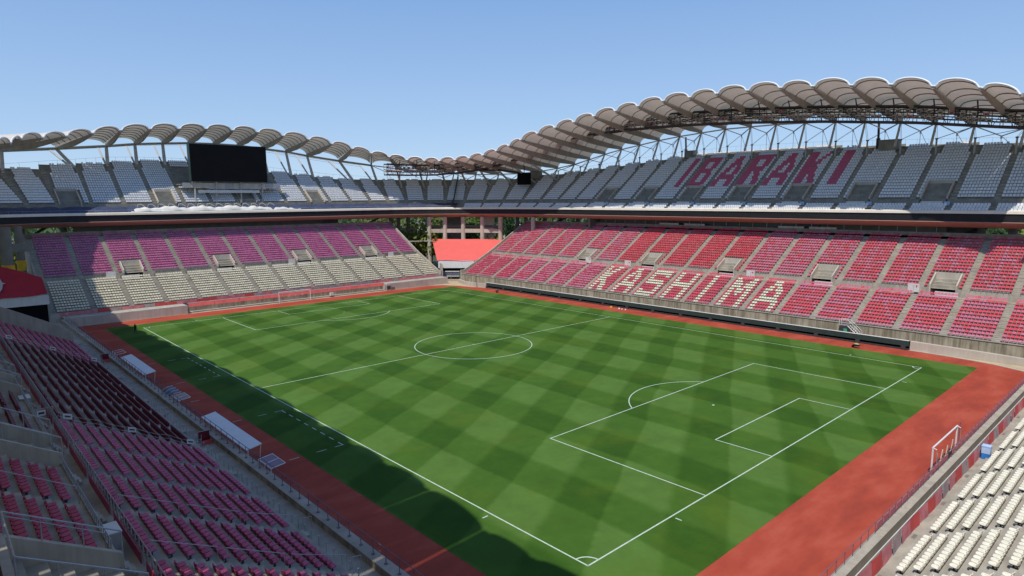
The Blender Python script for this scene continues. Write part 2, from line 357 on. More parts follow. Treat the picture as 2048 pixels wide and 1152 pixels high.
struct('pitch', b, grass_mat())
# painted lines
ln = MB(); LW = 0.055
def pline(x0, y0, x1, y1, w=LW, z=0.02, mi=0):
    d = np.array([x1-x0, y1-y0], float); L = np.linalg.norm(d); d /= L; nn = np.array([-d[1], d[0]])*w
    ln.add([(x0-nn[0], y0-nn[1], z), (x1-nn[0], y1-nn[1], z), (x1+nn[0], y1+nn[1], z), (x0+nn[0], y0+nn[1], z)], [(0, 1, 2, 3)], mi)
def parc(cx, cy, r, a0, a1, n=48, w=LW, z=0.022):
    A = np.linspace(a0, a1, n+1)
    ln.grid([[(cx+(r-w)*math.cos(a), cy+(r-w)*math.sin(a), z), (cx+(r+w)*math.cos(a), cy+(r+w)*math.sin(a), z)] for a in A], flip=True)
for a in ((0, 0, 68, 0), (0, 105, 68, 105), (0, 52.5, 68, 52.5), (0, -LW, 0, 105+LW), (68, -LW, 68, 105+LW)): pline(*a)
for s, y0 in ((1, 0), (-1, 105)):
    for x0, x1, dd in ((13.84, 54.16, 16.5), (24.84, 43.16, 5.5)):
        pline(x0, y0, x0, y0+s*dd, z=0.024); pline(x1, y0, x1, y0+s*dd, z=0.024); pline(x0-LW, y0+s*dd, x1+LW, y0+s*dd, z=0.026)
    pline(33.85, y0+s*11, 34.15, y0+s*11, 0.12)
    th = math.acos(5.5/9.15); c0 = math.pi/2 if s > 0 else -math.pi/2
    parc(34, y0+s*11, 9.15, c0-th, c0+th)
    for x0 in (0, 68):
        a = {(0, 1): 0, (68, 1): math.pi/2, (68, -1): math.pi, (0, -1): -math.pi/2}[(x0, s)]
        parc(x0, y0, 1.0, a, a+math.pi/2, 12)
        for q in (9.15,):
            pline(x0+(q if x0 == 0 else -q), y0-s*0.35, x0+(q if x0 == 0 else -q), y0-s*0.85)
    pline(-0.35, y0+s*9.15, -0.85, y0+s*9.15); pline(68.35, y0+s*9.15, 68.85, y0+s*9.15)
parc(34, 52.5, 9.15, 0, 2*math.pi, 96); pline(33.87, 52.5, 34.13, 52.5, 0.12, 0.028)
for y0, y1 in ((61.7, 75.1), (28.8, 42.4)):       # technical areas: dashed
    n = 8
    for k in range(n):
        t0 = y0+(y1-y0)*k/(n-0.45); pline(-1.3, t0, -1.3, t0+(y1-y0)/(n-0.45)*0.5, 0.05, 0.024)
    for yy in (y0, y1):
        for x0 in (-2.1, -3.9, -6.5): pline(x0, yy, x0+0.95, yy, 0.045, 0.024)
pline(-6.6, 52.6, -7.6, 52.6, 0.045)
o = struct('pitch_marking', ln, mat('line_paint', (0.5, 0.6, 0.48), 0.7, 0.14, 2.5)); 

# ------------------------------------------------------------------ lower stands
PW, SP = 6.39, 0.487
class Stand:
    def __init__(s, name, label, P, n2, al, zoff=0.0):
        s.P = P; s.n2 = n2; s.root = thing(name, label, 'grandstand', tuple(P(0, 0, 0))); s.zo = zoff
        s.root.location = (0, 0, 0); s.seats = []
    def pt(s, d, a, z): return s.P(d, a, z+s.zo)
ROWL = [(0.81*k, 2.08+0.412*k) for k in range(12)]                     # (distance of seat front, floor height)
ROWU = [(11.2+0.775*j, 7.68+0.46*j) for j in range(17)]
def lower_profile(front=-0.85, zf=None):
    z0 = ROWL[0][1]; pr = [(front, z0)]
    for k in range(1, 12): pr += [(ROWL[k][0]-0.33, ROWL[k-1][1]), (ROWL[k][0]-0.33, ROWL[k][1])]
    pr += [(9.75, ROWL[11][1])]
    return pr
def upper_profile():
    pr = [(10.75, ROWU[0][1])]
    for j in range(1, 17): pr += [(ROWU[j][0]-0.33, ROWU[j-1][1]), (ROWU[j][0]-0.33, ROWU[j][1])]
    pr += [(24.6, ROWU[16][1]), (24.6, 16.15)]
    return pr
def sweep(st, prof, a0, a1, name, m, kind=None):
    b = MB(); n = max(2, int(abs(a1-a0)/20)+1); A = np.linspace(a0, a1, n)
    P = [[st.pt(d, a, z) for d, z in prof] for a in A]; b.grid(P)
    return b.build(name, m, st.root, kind)
def quadp(st, pts, name, m, kind=None):
    b = MB(); b.add([st.pt(*p) for p in pts], [tuple(range(len(pts)))]); return b.build(name, m, st.root, kind)
def sbox(st, b, d0, d1, a0, a1, z0, z1, mi=0):
    v = [st.pt(d, a, z) for z in (z0, z1) for a in (a0, a1) for d in (d0, d1)]
    b.add(v, [(0, 2, 3, 1), (4, 5, 7, 6), (0, 1, 5, 4), (2, 6, 7, 3), (0, 4, 6, 2), (1, 3, 7, 5)], mi)
def aisle_steps(st, aisles, a0, a1, w=0.5):
    b = MB()
    for a in aisles:
        if not (a0 < a < a1): continue
        for R in (ROWL, ROWU):
            for k in range(1, len(R)):
                d, z = R[k]; sbox(st, b, d-0.33-0.37, d-0.33, a-w, a+w, R[k-1][1]-0.02, (z+R[k-1][1])/2)
        for q in range(5):      # steps from the gangway to the upper rows
            sbox(st, b, 9.95+0.17*q, 10.85, a-w, a+w, 6.62+0.19*q, 6.62+0.19*(q+1)-0.01)
    b.build('aisle_step', M['concrete'], st.root, 'stuff')
def wing_wall(st, a, name='wing_wall', dmax=24.6, th=0.35, m='concrete', lift=0.95, sgn=1):
    b = MB(); pr = [(-0.9, 0), (-0.9, 2.08+lift+0.2), (0.3, 2.08+lift+0.2), (9.2, 6.6+lift), (10.9, 7.5+lift), (24.7, 15.3+lift), (24.7, 0)]
    n = len(pr); v = [st.pt(d, a, z-(st.zo if z == 0 else 0)) for d, z in pr]+[st.pt(d, a+sgn*th, z-(st.zo if z == 0 else 0)) for d, z in pr]
    b.add(v, [tuple(range(n)), tuple(range(2*n-1, n-1, -1))]+[(i, n+i, n+(i+1) % n, (i+1) % n) for i in range(n)])
    return b.build(name, M[m], st.root)
def rail(st, d, a0, a1, z, h=0.9, step=1.55, mat_='steel', name='railing', mid=1, r=0.028):
    b = MB(); n = max(2, int(abs(a1-a0)/step)+1)
    for a in np.linspace(a0, a1, n): b.tube(st.pt(d, a, z), st.pt(d, a, z+h), r, 4)
    for k in range(mid+1): b.tube(st.pt(d, a0, z+h*(1-k/(mid+1))), st.pt(d, a1, z+h*(1-k/(mid+1))), r*0.9, 4)
    return b.build(name, M[mat_], st.root, None)
def vomitory(st, ac, w=1.75, with_sign=True):
    """walled passage cut into the upper rows: floor at gangway level"""
    z0, d0, d1 = 6.6, 9.7, 13.6; zt = 7.5+0.6*(d1-10.9)+0.95
    b = MB()
    for s in (-1, 1):
        a = ac+s*w; v = []
        for aa in (a, a+s*0.2): v += [st.pt(d0+1.0, aa, z0), st.pt(d1, aa, z0), st.pt(d1, aa, zt), st.pt(d0+1.0, aa, 8.35)]
        b.add(v, [(0, 1, 2, 3), (7, 6, 5, 4), (0, 4, 5, 1), (1, 5, 6, 2), (2, 6, 7, 3), (3, 7, 4, 0)])
    sbox(st, b, d1, d1+0.2, ac-w-0.2, ac+w+0.2, 7.9, zt)
    vo = b.build('vomitory', M['pale'], st.root)
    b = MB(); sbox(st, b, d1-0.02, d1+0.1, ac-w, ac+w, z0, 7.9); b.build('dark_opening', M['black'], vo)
    b = MB(); sbox(st, b, d1-0.06, d1-0.01, ac-0.95, ac-0.1+0.6, 8.45, 8.62); b.build('slot', M['darkcon'], vo)
    if with_sign:
        b = MB(); sbox(st, b, d1-0.12, d1-0.05, ac-0.1, ac+0.5, 8.02, 8.4); sg = b.build('exit_sign', M['signpale'], vo)
        b = MB(); sbox(st, b, d1-0.135, d1-0.121, ac+0.08, ac+0.32, 8.07, 8.35); 
    # white barrier box in front of it
    b = MB(); sbox(st, b, 9.85, 9.95, ac-w-0.6, ac+w-0.9, 6.62, 7.35); bb = b.build('barrier_panel', M['offwhite'], st.root)
def front_trim(st, a0, a1, mname='stained', zfoot=0.0):
    b = MB(); n = int(abs(a1-a0)/6)+1
    A = np.linspace(a0, a1, n+1)
    for i in range(n):
        sbox(st, b, -0.95, -0.85, A[i]+0.012, A[i+1]-0.012, zfoot-st.zo, 2.2)
    b.build('front_wall', M[mname], st.root)
    b = MB(); sbox(st, b, -1.05, -0.72, a0, a1, 2.2, 2.3); b.build('coping', M['concrete'], st.root)
def gang_wall(st, a0, a1, skip=()):
    """riser between gangway and the upper rows"""
    segs = []; x = a0
    for c in sorted(skip):
        segs.append((x, c-1.95)); x = c+1.95
    segs.append((x, a1)); b = MB()
    for p, q in segs: sbox(st, b, 10.6, 10.75, p, q, 6.5, ROWU[0][1]+0.12)
    b.build('gangway_wall', M['darkcon'] if False else M['concrete'], st.root)
def fill_rows(st, blocks, colf, rowsL=range(12), rowsU=range(17), voms=(), temp=lambda b, part, r, c: 'low', skipf=None):
    """blocks: list of (a_start, nseats, direction)"""
    for bi, (a0, ns, sg) in enumerate(blocks):
        for part, R, rows in (('L', ROWL, rowsL), ('U', ROWU, rowsU)):
            for r in rows:
                d, z = R[r]
                for c in range(ns):
                    a = a0+sg*(c+0.5)*SP
                    if part == 'U' and d < 14.3 and any(abs(a-v) < 2.2 for v in voms): continue
                    if skipf and skipf(bi, part, r, c, a): continue
                    col = colf(bi, part, r, c)
                    if col is None: continue
                    ax = st.n2; st.seats.append((tuple(st.pt(d, a, z)), ax, col, temp(bi, part, r, c)))

def pick(*opts):
    x = random.random(); s = 0
    for c, p in opts:
        s += p
        if x < s: return c
    return opts[-1][0]
# ---- right stand (KASHIMA)
RS = Stand('grandstand', 'rose and red seated lower stand across the pitch with cream KASHIMA lettering in its seats', lambda d, a, z: (82.3+d, a, z), (1, 0), 0)
ra = [109.8-PW*k for k in range(0, 20)]
blocks = [(115.15, 11, -1)]+[(ra[k]-0.51, 11, -1) for k in range(0, 19)]
LET = {'K': ['12 678', '12 567', '12 456', '12 345', '12345', '1234', '12345', '12 456', '12 567', '12 567', '12 678'],
       'A': ['456', '456', '34 67', '234 678', '23 78', '23 78', '2345678', '123456789', '12 89', '12 89', '12 89'],
       'S': ['123456789', '123456789', '12 89', '12', '12345678', '123456789', '89', '89', '12 89', '123456789', '12345678'],
       'H': ['12 89', '12 89', '12 89', '12 89', '123456789', '123456789', '12 89', '12 89', '12 89', '12 89', '12 89'],
       'I': ['45']*11,
       'M': ['12 89', '123 789', '1234 6789', '1234 6789', '12 456 89', '12 456 89', '12 5 89', '12 89', '12 89', '12 89', '12 89']}
KB = 6   # block index of the K, adjusted to the measured position
def kb_index():
    best = min(range(len(blocks)), key=lambda i: abs(blocks[i][0]-72.0)); return best
KB = kb_index()
blockfade = [random.random() for _ in blocks]
rowfade = {}
def right_col(bi, part, r, c):
    if part == 'L':
        k = bi-KB
        if 0 <= k < 7:
            lr = 11-r                         # row from the top
            if lr >= 1 and str(c) in LET['KASHIMA'[k]][lr-1]: return 'cream'
            return pick(('red2', .55), ('rose', .45))
        if bi < 3: return pick(('rose', .8), ('rose2', .2))
        if k < 0: return pick(('rose2', .72), ('rose', .28))
        key = (bi, r); 
        if key not in rowfade: rowfade[key] = random.random()
        p = 0.92 if rowfade[key] < 0.35 else (0.55 if rowfade[key] < 0.45 else 0.1)
        if r == 0 or r == 11: p = 0.85
        return pick(('rose2', p), ('red2', 1-p)) if not (c == (11-r) % 11 and bi in (15, 16)) else 'rose2'
    if bi < 7: return pick(('rose2', .62), ('red2', .38))
    if bi < 12: return pick(('red', .6), ('red2', .4))
    if bi < 14: return pick(('rose2', .72), ('red2', .28))
    return pick(('rose2', .5 if bi == 14 else .22), ('red2', .78)) if c != 5 else 'rose2'
voms = [80.9, 61.8, 42.6, 23.4, 4.2]
A0, A1 = -16.5, 115.5
LET_TOP = 16
fill_rows(RS, blocks, right_col, voms=voms)
# a few rows of press seats behind the last row
pressc = []
for k, a in enumerate(np.arange(8, 92, 6.39)):
    for c in range(9):
        pressc.append(a+c*SP)
for a in pressc: RS.seats.append((tuple(RS.pt(23.4+1.9, a, 14.95+0.55)), (1, 0), 'rose', 'low'))
place_seats(RS.root, RS.seats, 300)
sweep(RS, lower_profile(), A0, A1, 'lower_terrace', M['tread'])
sweep(RS, [(9.75, 6.62), (10.62, 6.62)], A0, A1, 'gangway', M['tread'])
sweep(RS, upper_profile(), A0, A1, 'upper_terrace', M['tread'])
front_trim(RS, A0, A1); gang_wall(RS, A0, A1, voms); aisle_steps(RS, ra, A0, A1)
wing_wall(RS, 115.5)
for v in voms: vomitory(RS, v)
for k in range(len(blocks)):
    a = blocks[k][0]; rail(RS, 10.5, a-0.2, a-5.2, 7.7, 0.55, 0.7, 'steel') if not any(abs(a-2.7-v) < 2 for v in voms) else None
rail(RS, -0.9, A0+1, 115.2, 2.3, 0.45, 1.55, 'steel')
# back wall of the concourse with mullions, grey parapet boxes
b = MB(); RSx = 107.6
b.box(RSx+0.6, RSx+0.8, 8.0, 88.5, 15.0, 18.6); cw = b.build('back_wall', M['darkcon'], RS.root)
for k in range(25):
    b = MB(); y = 9.5+3.2*k; b.box(RSx+0.5, RSx+0.597, y-0.06, y+0.06, 15.2, 17.9); b.build('mullion', M['steel'], cw)
b = MB(); b.box(RSx+0.52, RSx+0.592, 30, 64, 15.5, 17.4); b.build('window_band', M['glass'], cw)
b = MB(); sbox(RS, b, 24.6, 28, 6, 92, 14.9, 15.45); b.build('press_deck', M['darkcon'], RS.root)
for i, y in enumerate((63, 56, 33, 26.5)):
    for k in range(5):
        b = MB(); sbox(RS, b, 24.7, 24.8, y+k*1.1, y+k*1.1+1.02, 15.9, 16.55); b.build('desk_panel', M['offwhite'], RS.root)

# ---- far end stand (mauve above, cream below)
ES = Stand('grandstand', 'lower stand behind the far goal with mauve seats above and cream seats below', lambda d, a, z: (a, 119.3+d, z), (0, 1), 0)
ea = [1.5+6.37*k for k in range(-1, 12)]
eblocks = [(ea[k]+0.51, 11, 1) for k in range(0, 12)]+[(ea[0]-0.51-11*SP, 11, 1), (ea[12]+0.45, 9, 1)]
for q in range(len(eblocks)):
    pass
def end_col(bi, part, r, c): return pick(('cream', .8), ('cream2', .2)) if part == 'L' else pick(('mauve', .75), ('mauve2', .25))
evoms = [4.7, 23.8, 42.9, 62.0]
fill_rows(ES, eblocks, end_col, voms=evoms)
place_seats(ES.root, ES.seats, 300)
E0, E1 = -12.0, 76.6
for nm, pr_ in (('lower_terrace', lower_profile()), ('gangway', [(9.75, 6.62), (10.62, 6.62)]), ('upper_terrace', upper_profile())):
    bb = MB(); P = [[ES.pt(d, a, z) for d, z in pr_] for a in np.linspace(E0, E1, 5)]; bb.grid(P, flip=True); bb.build(nm, M['tread'], ES.root)
front_trim(ES, E0, E1, 'pale'); gang_wall(ES, E0, E1, evoms); aisle_steps(ES, ea+[-11.4], E0-1, E1)
wing_wall(ES, E1); wing_wall(ES, E0, sgn=-1)
for v in evoms: vomitory(ES, v)
for a0, ns, sg in eblocks:
    if not any(abs(a0+2.7-v) < 2 for v in evoms): rail(ES, 10.5, a0+.2, a0+5.2, 7.7, 0.55, 0.7)
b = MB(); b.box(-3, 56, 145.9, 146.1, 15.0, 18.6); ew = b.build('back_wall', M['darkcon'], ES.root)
for k in range(9):
    b = MB(); b.box(-1.5+6.5*k, -0.3+6.5*k, 145.75, 145.897, 15.2, 18.0); b.build('pier', M['darkcon'], ew)
# faded mesh banners hung on the front rail
b = MB(); cols = ['banner_pink', 'banner_grey', 'banner_red']
for k in range(44):
    a = E0+1.6+k*1.98
    mm = 'banner_red' if k in (3, 8, 9, 12, 13, 17) else random.choice(['banner_pink', 'banner_grey', 'banner_pink'])
    b = MB(); sbox(ES, b, -1.12, -1.07, a, a+1.9, 1.75, 2.32+0.12*random.random()); b.build('mesh_banner', M[mm], ES.root)
rail(ES, -0.8, E0+.5, E1-.5, 2.3, 0.75, 1.98, 'railpink', mid=1)

# ---- left main stand
ZL = -0.4
LS = Stand('grandstand', 'shaded main stand at left with pink and dark red seats seen from above', lambda d, a, z: (-12.95-d, a, z), (-1, 0), 0, ZL)
la = [7.04+6.37*k for k in range(-4, 15)]
lblocks = [(la[k]+0.48, 11, 1) for k in range(0, len(la)-1) if la[k] < 84]
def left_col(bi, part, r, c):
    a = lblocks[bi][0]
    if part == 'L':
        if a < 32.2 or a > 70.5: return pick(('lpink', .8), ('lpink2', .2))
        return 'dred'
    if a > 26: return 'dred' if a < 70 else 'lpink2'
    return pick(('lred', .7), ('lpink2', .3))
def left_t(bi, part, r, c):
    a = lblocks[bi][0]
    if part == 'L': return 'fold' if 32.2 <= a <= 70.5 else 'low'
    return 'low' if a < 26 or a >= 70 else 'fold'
lvoms = [6.2-2.6, 6.2-2.6+19.1, 3.6+38.2, 3.6+57.3]
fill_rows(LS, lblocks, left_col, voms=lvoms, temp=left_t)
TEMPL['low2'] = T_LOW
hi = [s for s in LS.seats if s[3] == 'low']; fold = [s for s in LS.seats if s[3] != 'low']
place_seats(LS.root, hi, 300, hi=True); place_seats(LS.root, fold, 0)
L0, L1 = -14.0, 89.9
sweep(LS, [(-1.7, 1.7), (-0.5, 1.7), (-0.5, 2.08)]+lower_profile()[1:], L0, L1, 'lower_terrace', M['tread']).data.flip_normals()
sweep(LS, [(9.75, 6.62), (10.75, 6.62)], L0, L1, 'gangway', M['tread'])
sweep(LS, upper_profile(), L0, L1, 'upper_terrace', M['tread'])
b = MB(); sbox(LS, b, -2.0, -1.55, L0, 113.4, 0.4, 1.7-0.004); b.build('corridor_slab', M['tread'], LS.root)
b = MB(); b.box(-12.95, -11.35, 89.9, 113.4, 0.0, 1.3); b.build('corridor_end', M['tread'], LS.root)
gang_wall(LS, L0, L1, lvoms); aisle_steps(LS, la, L0, L1)
b = MB(); pr_ = [(-0.2, 0), (-0.2, 3.1+0.4), (1.5, 5.0), (9.5, 9.4), (24, 16.5), (24, 0)]
v = [LS.pt(d, 89.9, z) for d, z in pr_]+[LS.pt(d, 90.3, z) for d, z in pr_]; n = len(pr_)
b.add(v, [tuple(range(n)), tuple(range(2*n-1, n-1, -1))]+[(i, n+i, n+(i+1) % n, (i+1) % n) for i in range(n)]); b.build('wing_wall', M['concrete'], LS.root)
# aisle front steps
b = MB()
for a in la:
    if L0 < a < L1: sbox(LS, b, -0.9, -0.5, a-0.45, a+0.45, 1.7, 1.9)
b.build('aisle_step', M['concrete'], LS.root)
# gangway rails: lower row side with pink boards, upper side
rail(LS, 9.55, L0+1, L1-1, 6.62, 1.15, 0.72, 'steel', mid=0)
for k in range(13):
    a = 1.0+6.37*k
    b = MB(); sbox(LS, b, 9.62, 9.66, a, a+5.4, 6.7, 7.25); b.build('gangway_board', M['banner_pink'] if False else SEATM['lred'], LS.root)
rail(LS, 10.72, 7.5, 22.0, 7.5, 0.75, 0.5, 'steel', mid=0); rail(LS, 10.72, 24.5, 60.0, 7.5, 0.75, 0.7, 'steel', mid=0)
for v in lvoms:
    b = MB(); z0, d0, d1 = 6.6, 10.6, 14.4
    for s in (-1, 1):
        a = v+s*2.0; vv = []
        for aa in (a, a+s*0.28): vv += [LS.pt(d0, aa, z0), LS.pt(d1, aa, z0), LS.pt(d1, aa, 10.55), LS.pt(d0, aa, 8.35)]
        b.add(vv, [(0, 1, 2, 3), (7, 6, 5, 4), (0, 4, 5, 1), (1, 5, 6, 2), (2, 6, 7, 3), (3, 7, 4, 0)])
    sbox(LS, b, d1, d1+0.3, v-2.3, v+2.3, 6.6, 10.6)
    vo = b.build('vomitory', M['concrete'], LS.root)
    b = MB()
    for s in (-1, 1):
        a = v+s*2.14; b.tube(LS.pt(d0, a, 8.35), LS.pt(d0, a, 9.3), 0.03, 5); b.tube(LS.pt(d0, a, 9.3), LS.pt(d1, a, 11.5), 0.035, 5); b.tube(LS.pt(d1, a, 10.5), LS.pt(d1, a, 11.5), 0.03, 5)
        for q in (0.35, 0.7): b.tube(LS.pt(d0+(d1-d0)*q, a, 8.35+2.2*q), LS.pt(d0+(d1-d0)*q, a, 9.3+2.2*q), 0.025, 5)
    b.tube(LS.pt(d1, v-2.14, 11.5), LS.pt(d1, v+2.14, 11.5), 0.035, 5); b.build('handrail', M['steel'], vo)
# thin posts in front of the first row
pm = MB(); pm.tube((0, 0, 0), (0, 0, 0.62), 0.022, 5); pm.obox((0, 0, 0.64), (0.05, 0, 0), (0, 0.05, 0), (0, 0, 0.03)); pmesh = pm.mesh('post', [M['steel']])
y = -8.0; k = 0
while y < 86:
    o = link('post', pmesh, LS.root); o.location = LS.pt(-0.85, y, 1.7); y += 0.98; k += 1
# aisle handrails running down the stairs (three near ones)
for a in (7.04+0.5, 13.41+0.5, 0.67+.5):
    b = MB()
    def zz(d): return 2.08+0.412*max(0, d)/0.81 if d < 9.3 else 6.62+(d-10.7)*0.594+1.0
    for d0, d1 in ((-0.6, 2.6), (3.0, 5.9), (6.3, 9.2)):
        b.path([LS.pt(d0, a, zz(d0)), LS.pt(d0, a, zz(d0)+0.85), LS.pt(d1, a, zz(d1)+0.85), LS.pt(d1, a, zz(d1))], 0.022, 5)
    b.path([LS.pt(10.9, a, 7.6), LS.pt(10.9, a, 8.6), LS.pt(20, a, 14.0)], 0.022, 5)
    b.path([LS.pt(-1.5, a, 1.7), LS.pt(-1.5, a, 2.55), LS.pt(-0.9, a, 2.65), LS.pt(-0.9, a, 1.9)], 0.022, 5)
    b.build('aisle_handrail', M['steel'], LS.root)
# track wall with railing
tw = thing('boundary_wall', 'low dark wall with purple-grey railing along the left edge of the track', 'wall')
b = MB(); n = 20
for i in range(n): b.box(-10.95, -10.3, -12+125.4*i/n+0.01, -12+125.4*(i+1)/n-0.01, 0, 1.75)
b.build('wall', M['stained'], tw)
b = MB(); b.box(-11.0, -10.25, -12, 113.4, 1.75, 1.83); b.build('coping', M['tread'], tw)
for y in np.arange(-8, 112, 1.42):
    b = MB(); b.tube((-10.6, y, 1.83), (-10.6, y, 2.78), 0.025, 5); b.obox((-10.6, y, 1.85), (0.09, 0, 0), (0, 0.09, 0), (0, 0, 0.02)); b.build('post', M['railpink'], tw)
b = MB(); b.tube((-10.6, -9, 2.78), (-10.6, 112.5, 2.78), 0.028, 6); b.tube((-10.6, -9, 2.35), (-10.6, 112.5, 2.35), 0.018, 5); b.build('rail', M['railpink'], tw)

# ---- near end stand (cream)
NS = Stand('grandstand', 'cream seated stand in the lower right corner behind the near goal', lambda d, a, z: (a, -14.2-d, z), (0, -1), 0, -0.35)
na = [2.6+6.39*k for k in range(-1, 14)]
nblocks = [(na[k]+0.51, 11, 1) for k in range(0, 14)]
def near_col(bi, part, r, c): return 'cream'
fill_rows(NS, nblocks, near_col, rowsU=range(0, 4))
place_seats(NS.root, NS.seats, 300, hi=True)
N0, N1 = -4, 92.5
sweep(NS, [(-1.2, 1.9), (-0.4, 1.9), (-0.4, 2.08)]+lower_profile()[1:], N0, N1, 'lower_terrace', M['tread'])
sweep(NS, [(9.75, 6.62), (10.75, 6.62)], N0, N1, 'gangway', M['tread']); sweep(NS, upper_profile(), N0, N1, 'upper_terrace', M['tread'])
aisle_steps(NS, na, N0, N1)
b = MB(); sbox(NS, b, -1.3, -1.2, N0, N1, 0.35, 1.9); b.build('front_wall', M['stained'], NS.root)
# drain covers
for k, a in enumerate(na):
    b = MB(); sbox(NS, b, -0.75, -0.55, a-0.3, a+0.3, 1.9, 1.915); b.build('drain_cover', M['darkcon'], NS.root)
# banner fence
bf = thing('banner_fence', 'long fence of red, pink and grey mesh banners in front of the near cream seats', 'fence')
a = -2.0; k = 0
pat = ['banner_red', 'banner_pink', 'banner_grey', 'banner_pink', 'banner_red', 'banner_grey']
while a < 88:
    wdt = 1.75; mm = pat[k % 6] if random.random() < .8 else 'banner_pink'
    b = MB(); P = []
    for i in range(5):
        t = i/4; P.append([NS.pt(-0.86+0.04*math.sin(3*t+k)-dz*0.1, a+wdt*t, 1.93+dz*0.95) for dz in (0, .5, 1)])
    b.grid(P); b.build('banner', M[mm], bf)
    b = MB(); b.tube(NS.pt(-1.0, a, 1.9), NS.pt(-1.0, a, 2.95), 0.025, 5); b.build('post', M['steel'], bf)
    a += wdt; k += 1
b = MB(); b.tube(NS.pt(-1.0, -2, 2.94), NS.pt(-1.0, 88, 2.94), 0.022, 5); b.build('rail', M['white'], bf)
nw = thing('boundary_wall', 'low concrete wall with small pink panels on its railing behind the near goal', 'wall')
b = MB(); n = 16
for i in range(n): b.box(-4+80*i/n+0.01, -4+80*(i+1)/n-0.01, -11.9, -11.3, 0, 0.95)
b.build('wall', M['concrete'], nw)
b = MB(); b.box(-4, 76, -13.0, -11.9, 0.0, 0.3); b.build('gutter', M['darkcon'], nw)
k = 0
for x in np.arange(-3, 76, 1.3):
    b = MB(); b.tube((x, -11.4, 0.95), (x, -11.4, 1.75), 0.022, 5); b.build('post', M['railpink'], nw)
    if 14.0 < x < 70:
        b = MB(); b.box(x+0.14, x+1.16, -11.42, -11.39, 1.25, 1.62); b.build('panel', M['banner_pink'] if not 31.4 < x < 33 else M['darksteel'], nw)
b = MB(); b.tube((-3, -11.4, 1.75), (76, -11.4, 1.75), 0.024, 5); b.tube((-3, -11.4, 1.2), (76, -11.4, 1.2), 0.016, 5); b.build('rail', M['railpink'], nw)
# ------------------------------------------------------------------ upper tier ring
EX, EY, RX, RY = 70.6, 101.8, 31.2, 38.2          # far right corner ellipse (centre, radii of the rim)
XR, YE = EX+RX, EY+RY                              # 101.8, 140.0
def ell(t, cx=EX, sx=1):
    P = np.array([cx+sx*RX*math.cos(t), EY+RY*math.sin(t)]); n = np.array([sx*RY*math.cos(t), RX*math.sin(t)]); return P, n/np.linalg.norm(n)
AIS = []                                           # aisle points on the rim: (point, normal)
for k in range(19, 0, -1): AIS.append((np.array([XR, EY-6.33*k]), np.array([1., 0.])))
for j in range(0, 11): AIS.append(ell(math.radians(9*j)))
KC = 19                                            # index of aisle u=0
for k in range(1, 12): AIS.append((np.array([EX-6.365*k, YE]), np.array([0., 1.])))
for j in range(0, 10): AIS.append(ell(math.radians(90-4.5-9*j), 68-EX, -1))
for k in range(0, 18): AIS.append((np.array([68-XR, EY-3.0-6.33*k]), np.array([-1., 0.])))
NA = len(AIS)
# rows of the main bank per block (saddle shaped top line), from the measured top of the seats
TOPU = [(-19, 16), (-14, 19), (-10, 21), (-7, 21.5), (-4, 20), (-1, 16.5), (1, 14.5), (3, 12.5), (5, 11.5), (7, 11.5), (9, 11.5), (11, 12.5), (13, 14.5), (15, 17), (17, 18.5), (18.5, 18.8), (20, 18), (21.5, 16), (23, 13.5), (24.5, 12), (26, 11), (40, 11)]
def rows_at(u): return int(round(np.interp(u, [a for a, _ in TOPU], [b for _, b in TOPU])))
def rp(i, o, z):
    P, n = AIS[i]; q = P+n*o; return (q[0], q[1], z)
OF, ZF = 0.62, 19.78                               # front rows
OM, ZM = 4.3, 22.15                                # main bank
DR, RZ = 0.78, 0.56
UT = thing('upper_tier', 'upper tier ring of white seats with a pale rim and black fascia', 'grandstand')
def prof_u(N):
    pr = [(0.45, ZF)]
    for r in (1, 2): pr += [(OF+0.8*r-0.3, ZF+0.42*(r-1)), (OF+0.8*r-0.3, ZF+0.42*r)]
    pr += [(2.95, ZF+0.84), (2.95, 20.95), (4.0, 20.95), (4.0, ZM)]
    for n in range(1, N): pr += [(OM+DR*n-0.3, ZM+RZ*(n-1)), (OM+DR*n-0.3, ZM+RZ*n)]
    o = OM+DR*(N-1)+0.75; pr += [(o, ZM+RZ*(N-1)), (o, ZM+RZ*(N-1)+0.5), (o+0.2, ZM+RZ*(N-1)+0.5), (o+0.2, ZM+RZ*(N-1)-1.2)]
    return pr
I0 = 0; I1 = NA-1
useats = []; utotal = {}
IBL = {'B': ['012345678', '012345678', '012 678', '012 678', '012 678', '01234567', '01234567', '012 678', '012 678', '012 678', '012 678', '012345678', '01234567'],
       'A': ['567', '4567', '4567', '3456 78', '345 78', '234 789', '234 789', '123 789', '12345678', '123456789', '012 789', '012 789', '012 789'],
       'R': ['0123456789', '0123456789', '0123 789', '0123 789', '0123 789', '012345678', '012345678', '0123 567', '0123 678', '0123 678', '0123 789', '0123 789', '0123 789'],
       'K': ['1234 9', '1234 89', '1234 78', '1234 67', '1234 567', '12345 6', '1234567', '1234567', '1234 567', '1234 678', '1234 678', '1234 789', '1234 789']}
IBL['I1'] = ['678']*13; IBL['I2'] = ['3456']*13
WORD = {}                                          # block (aisle index on the far side) -> letter
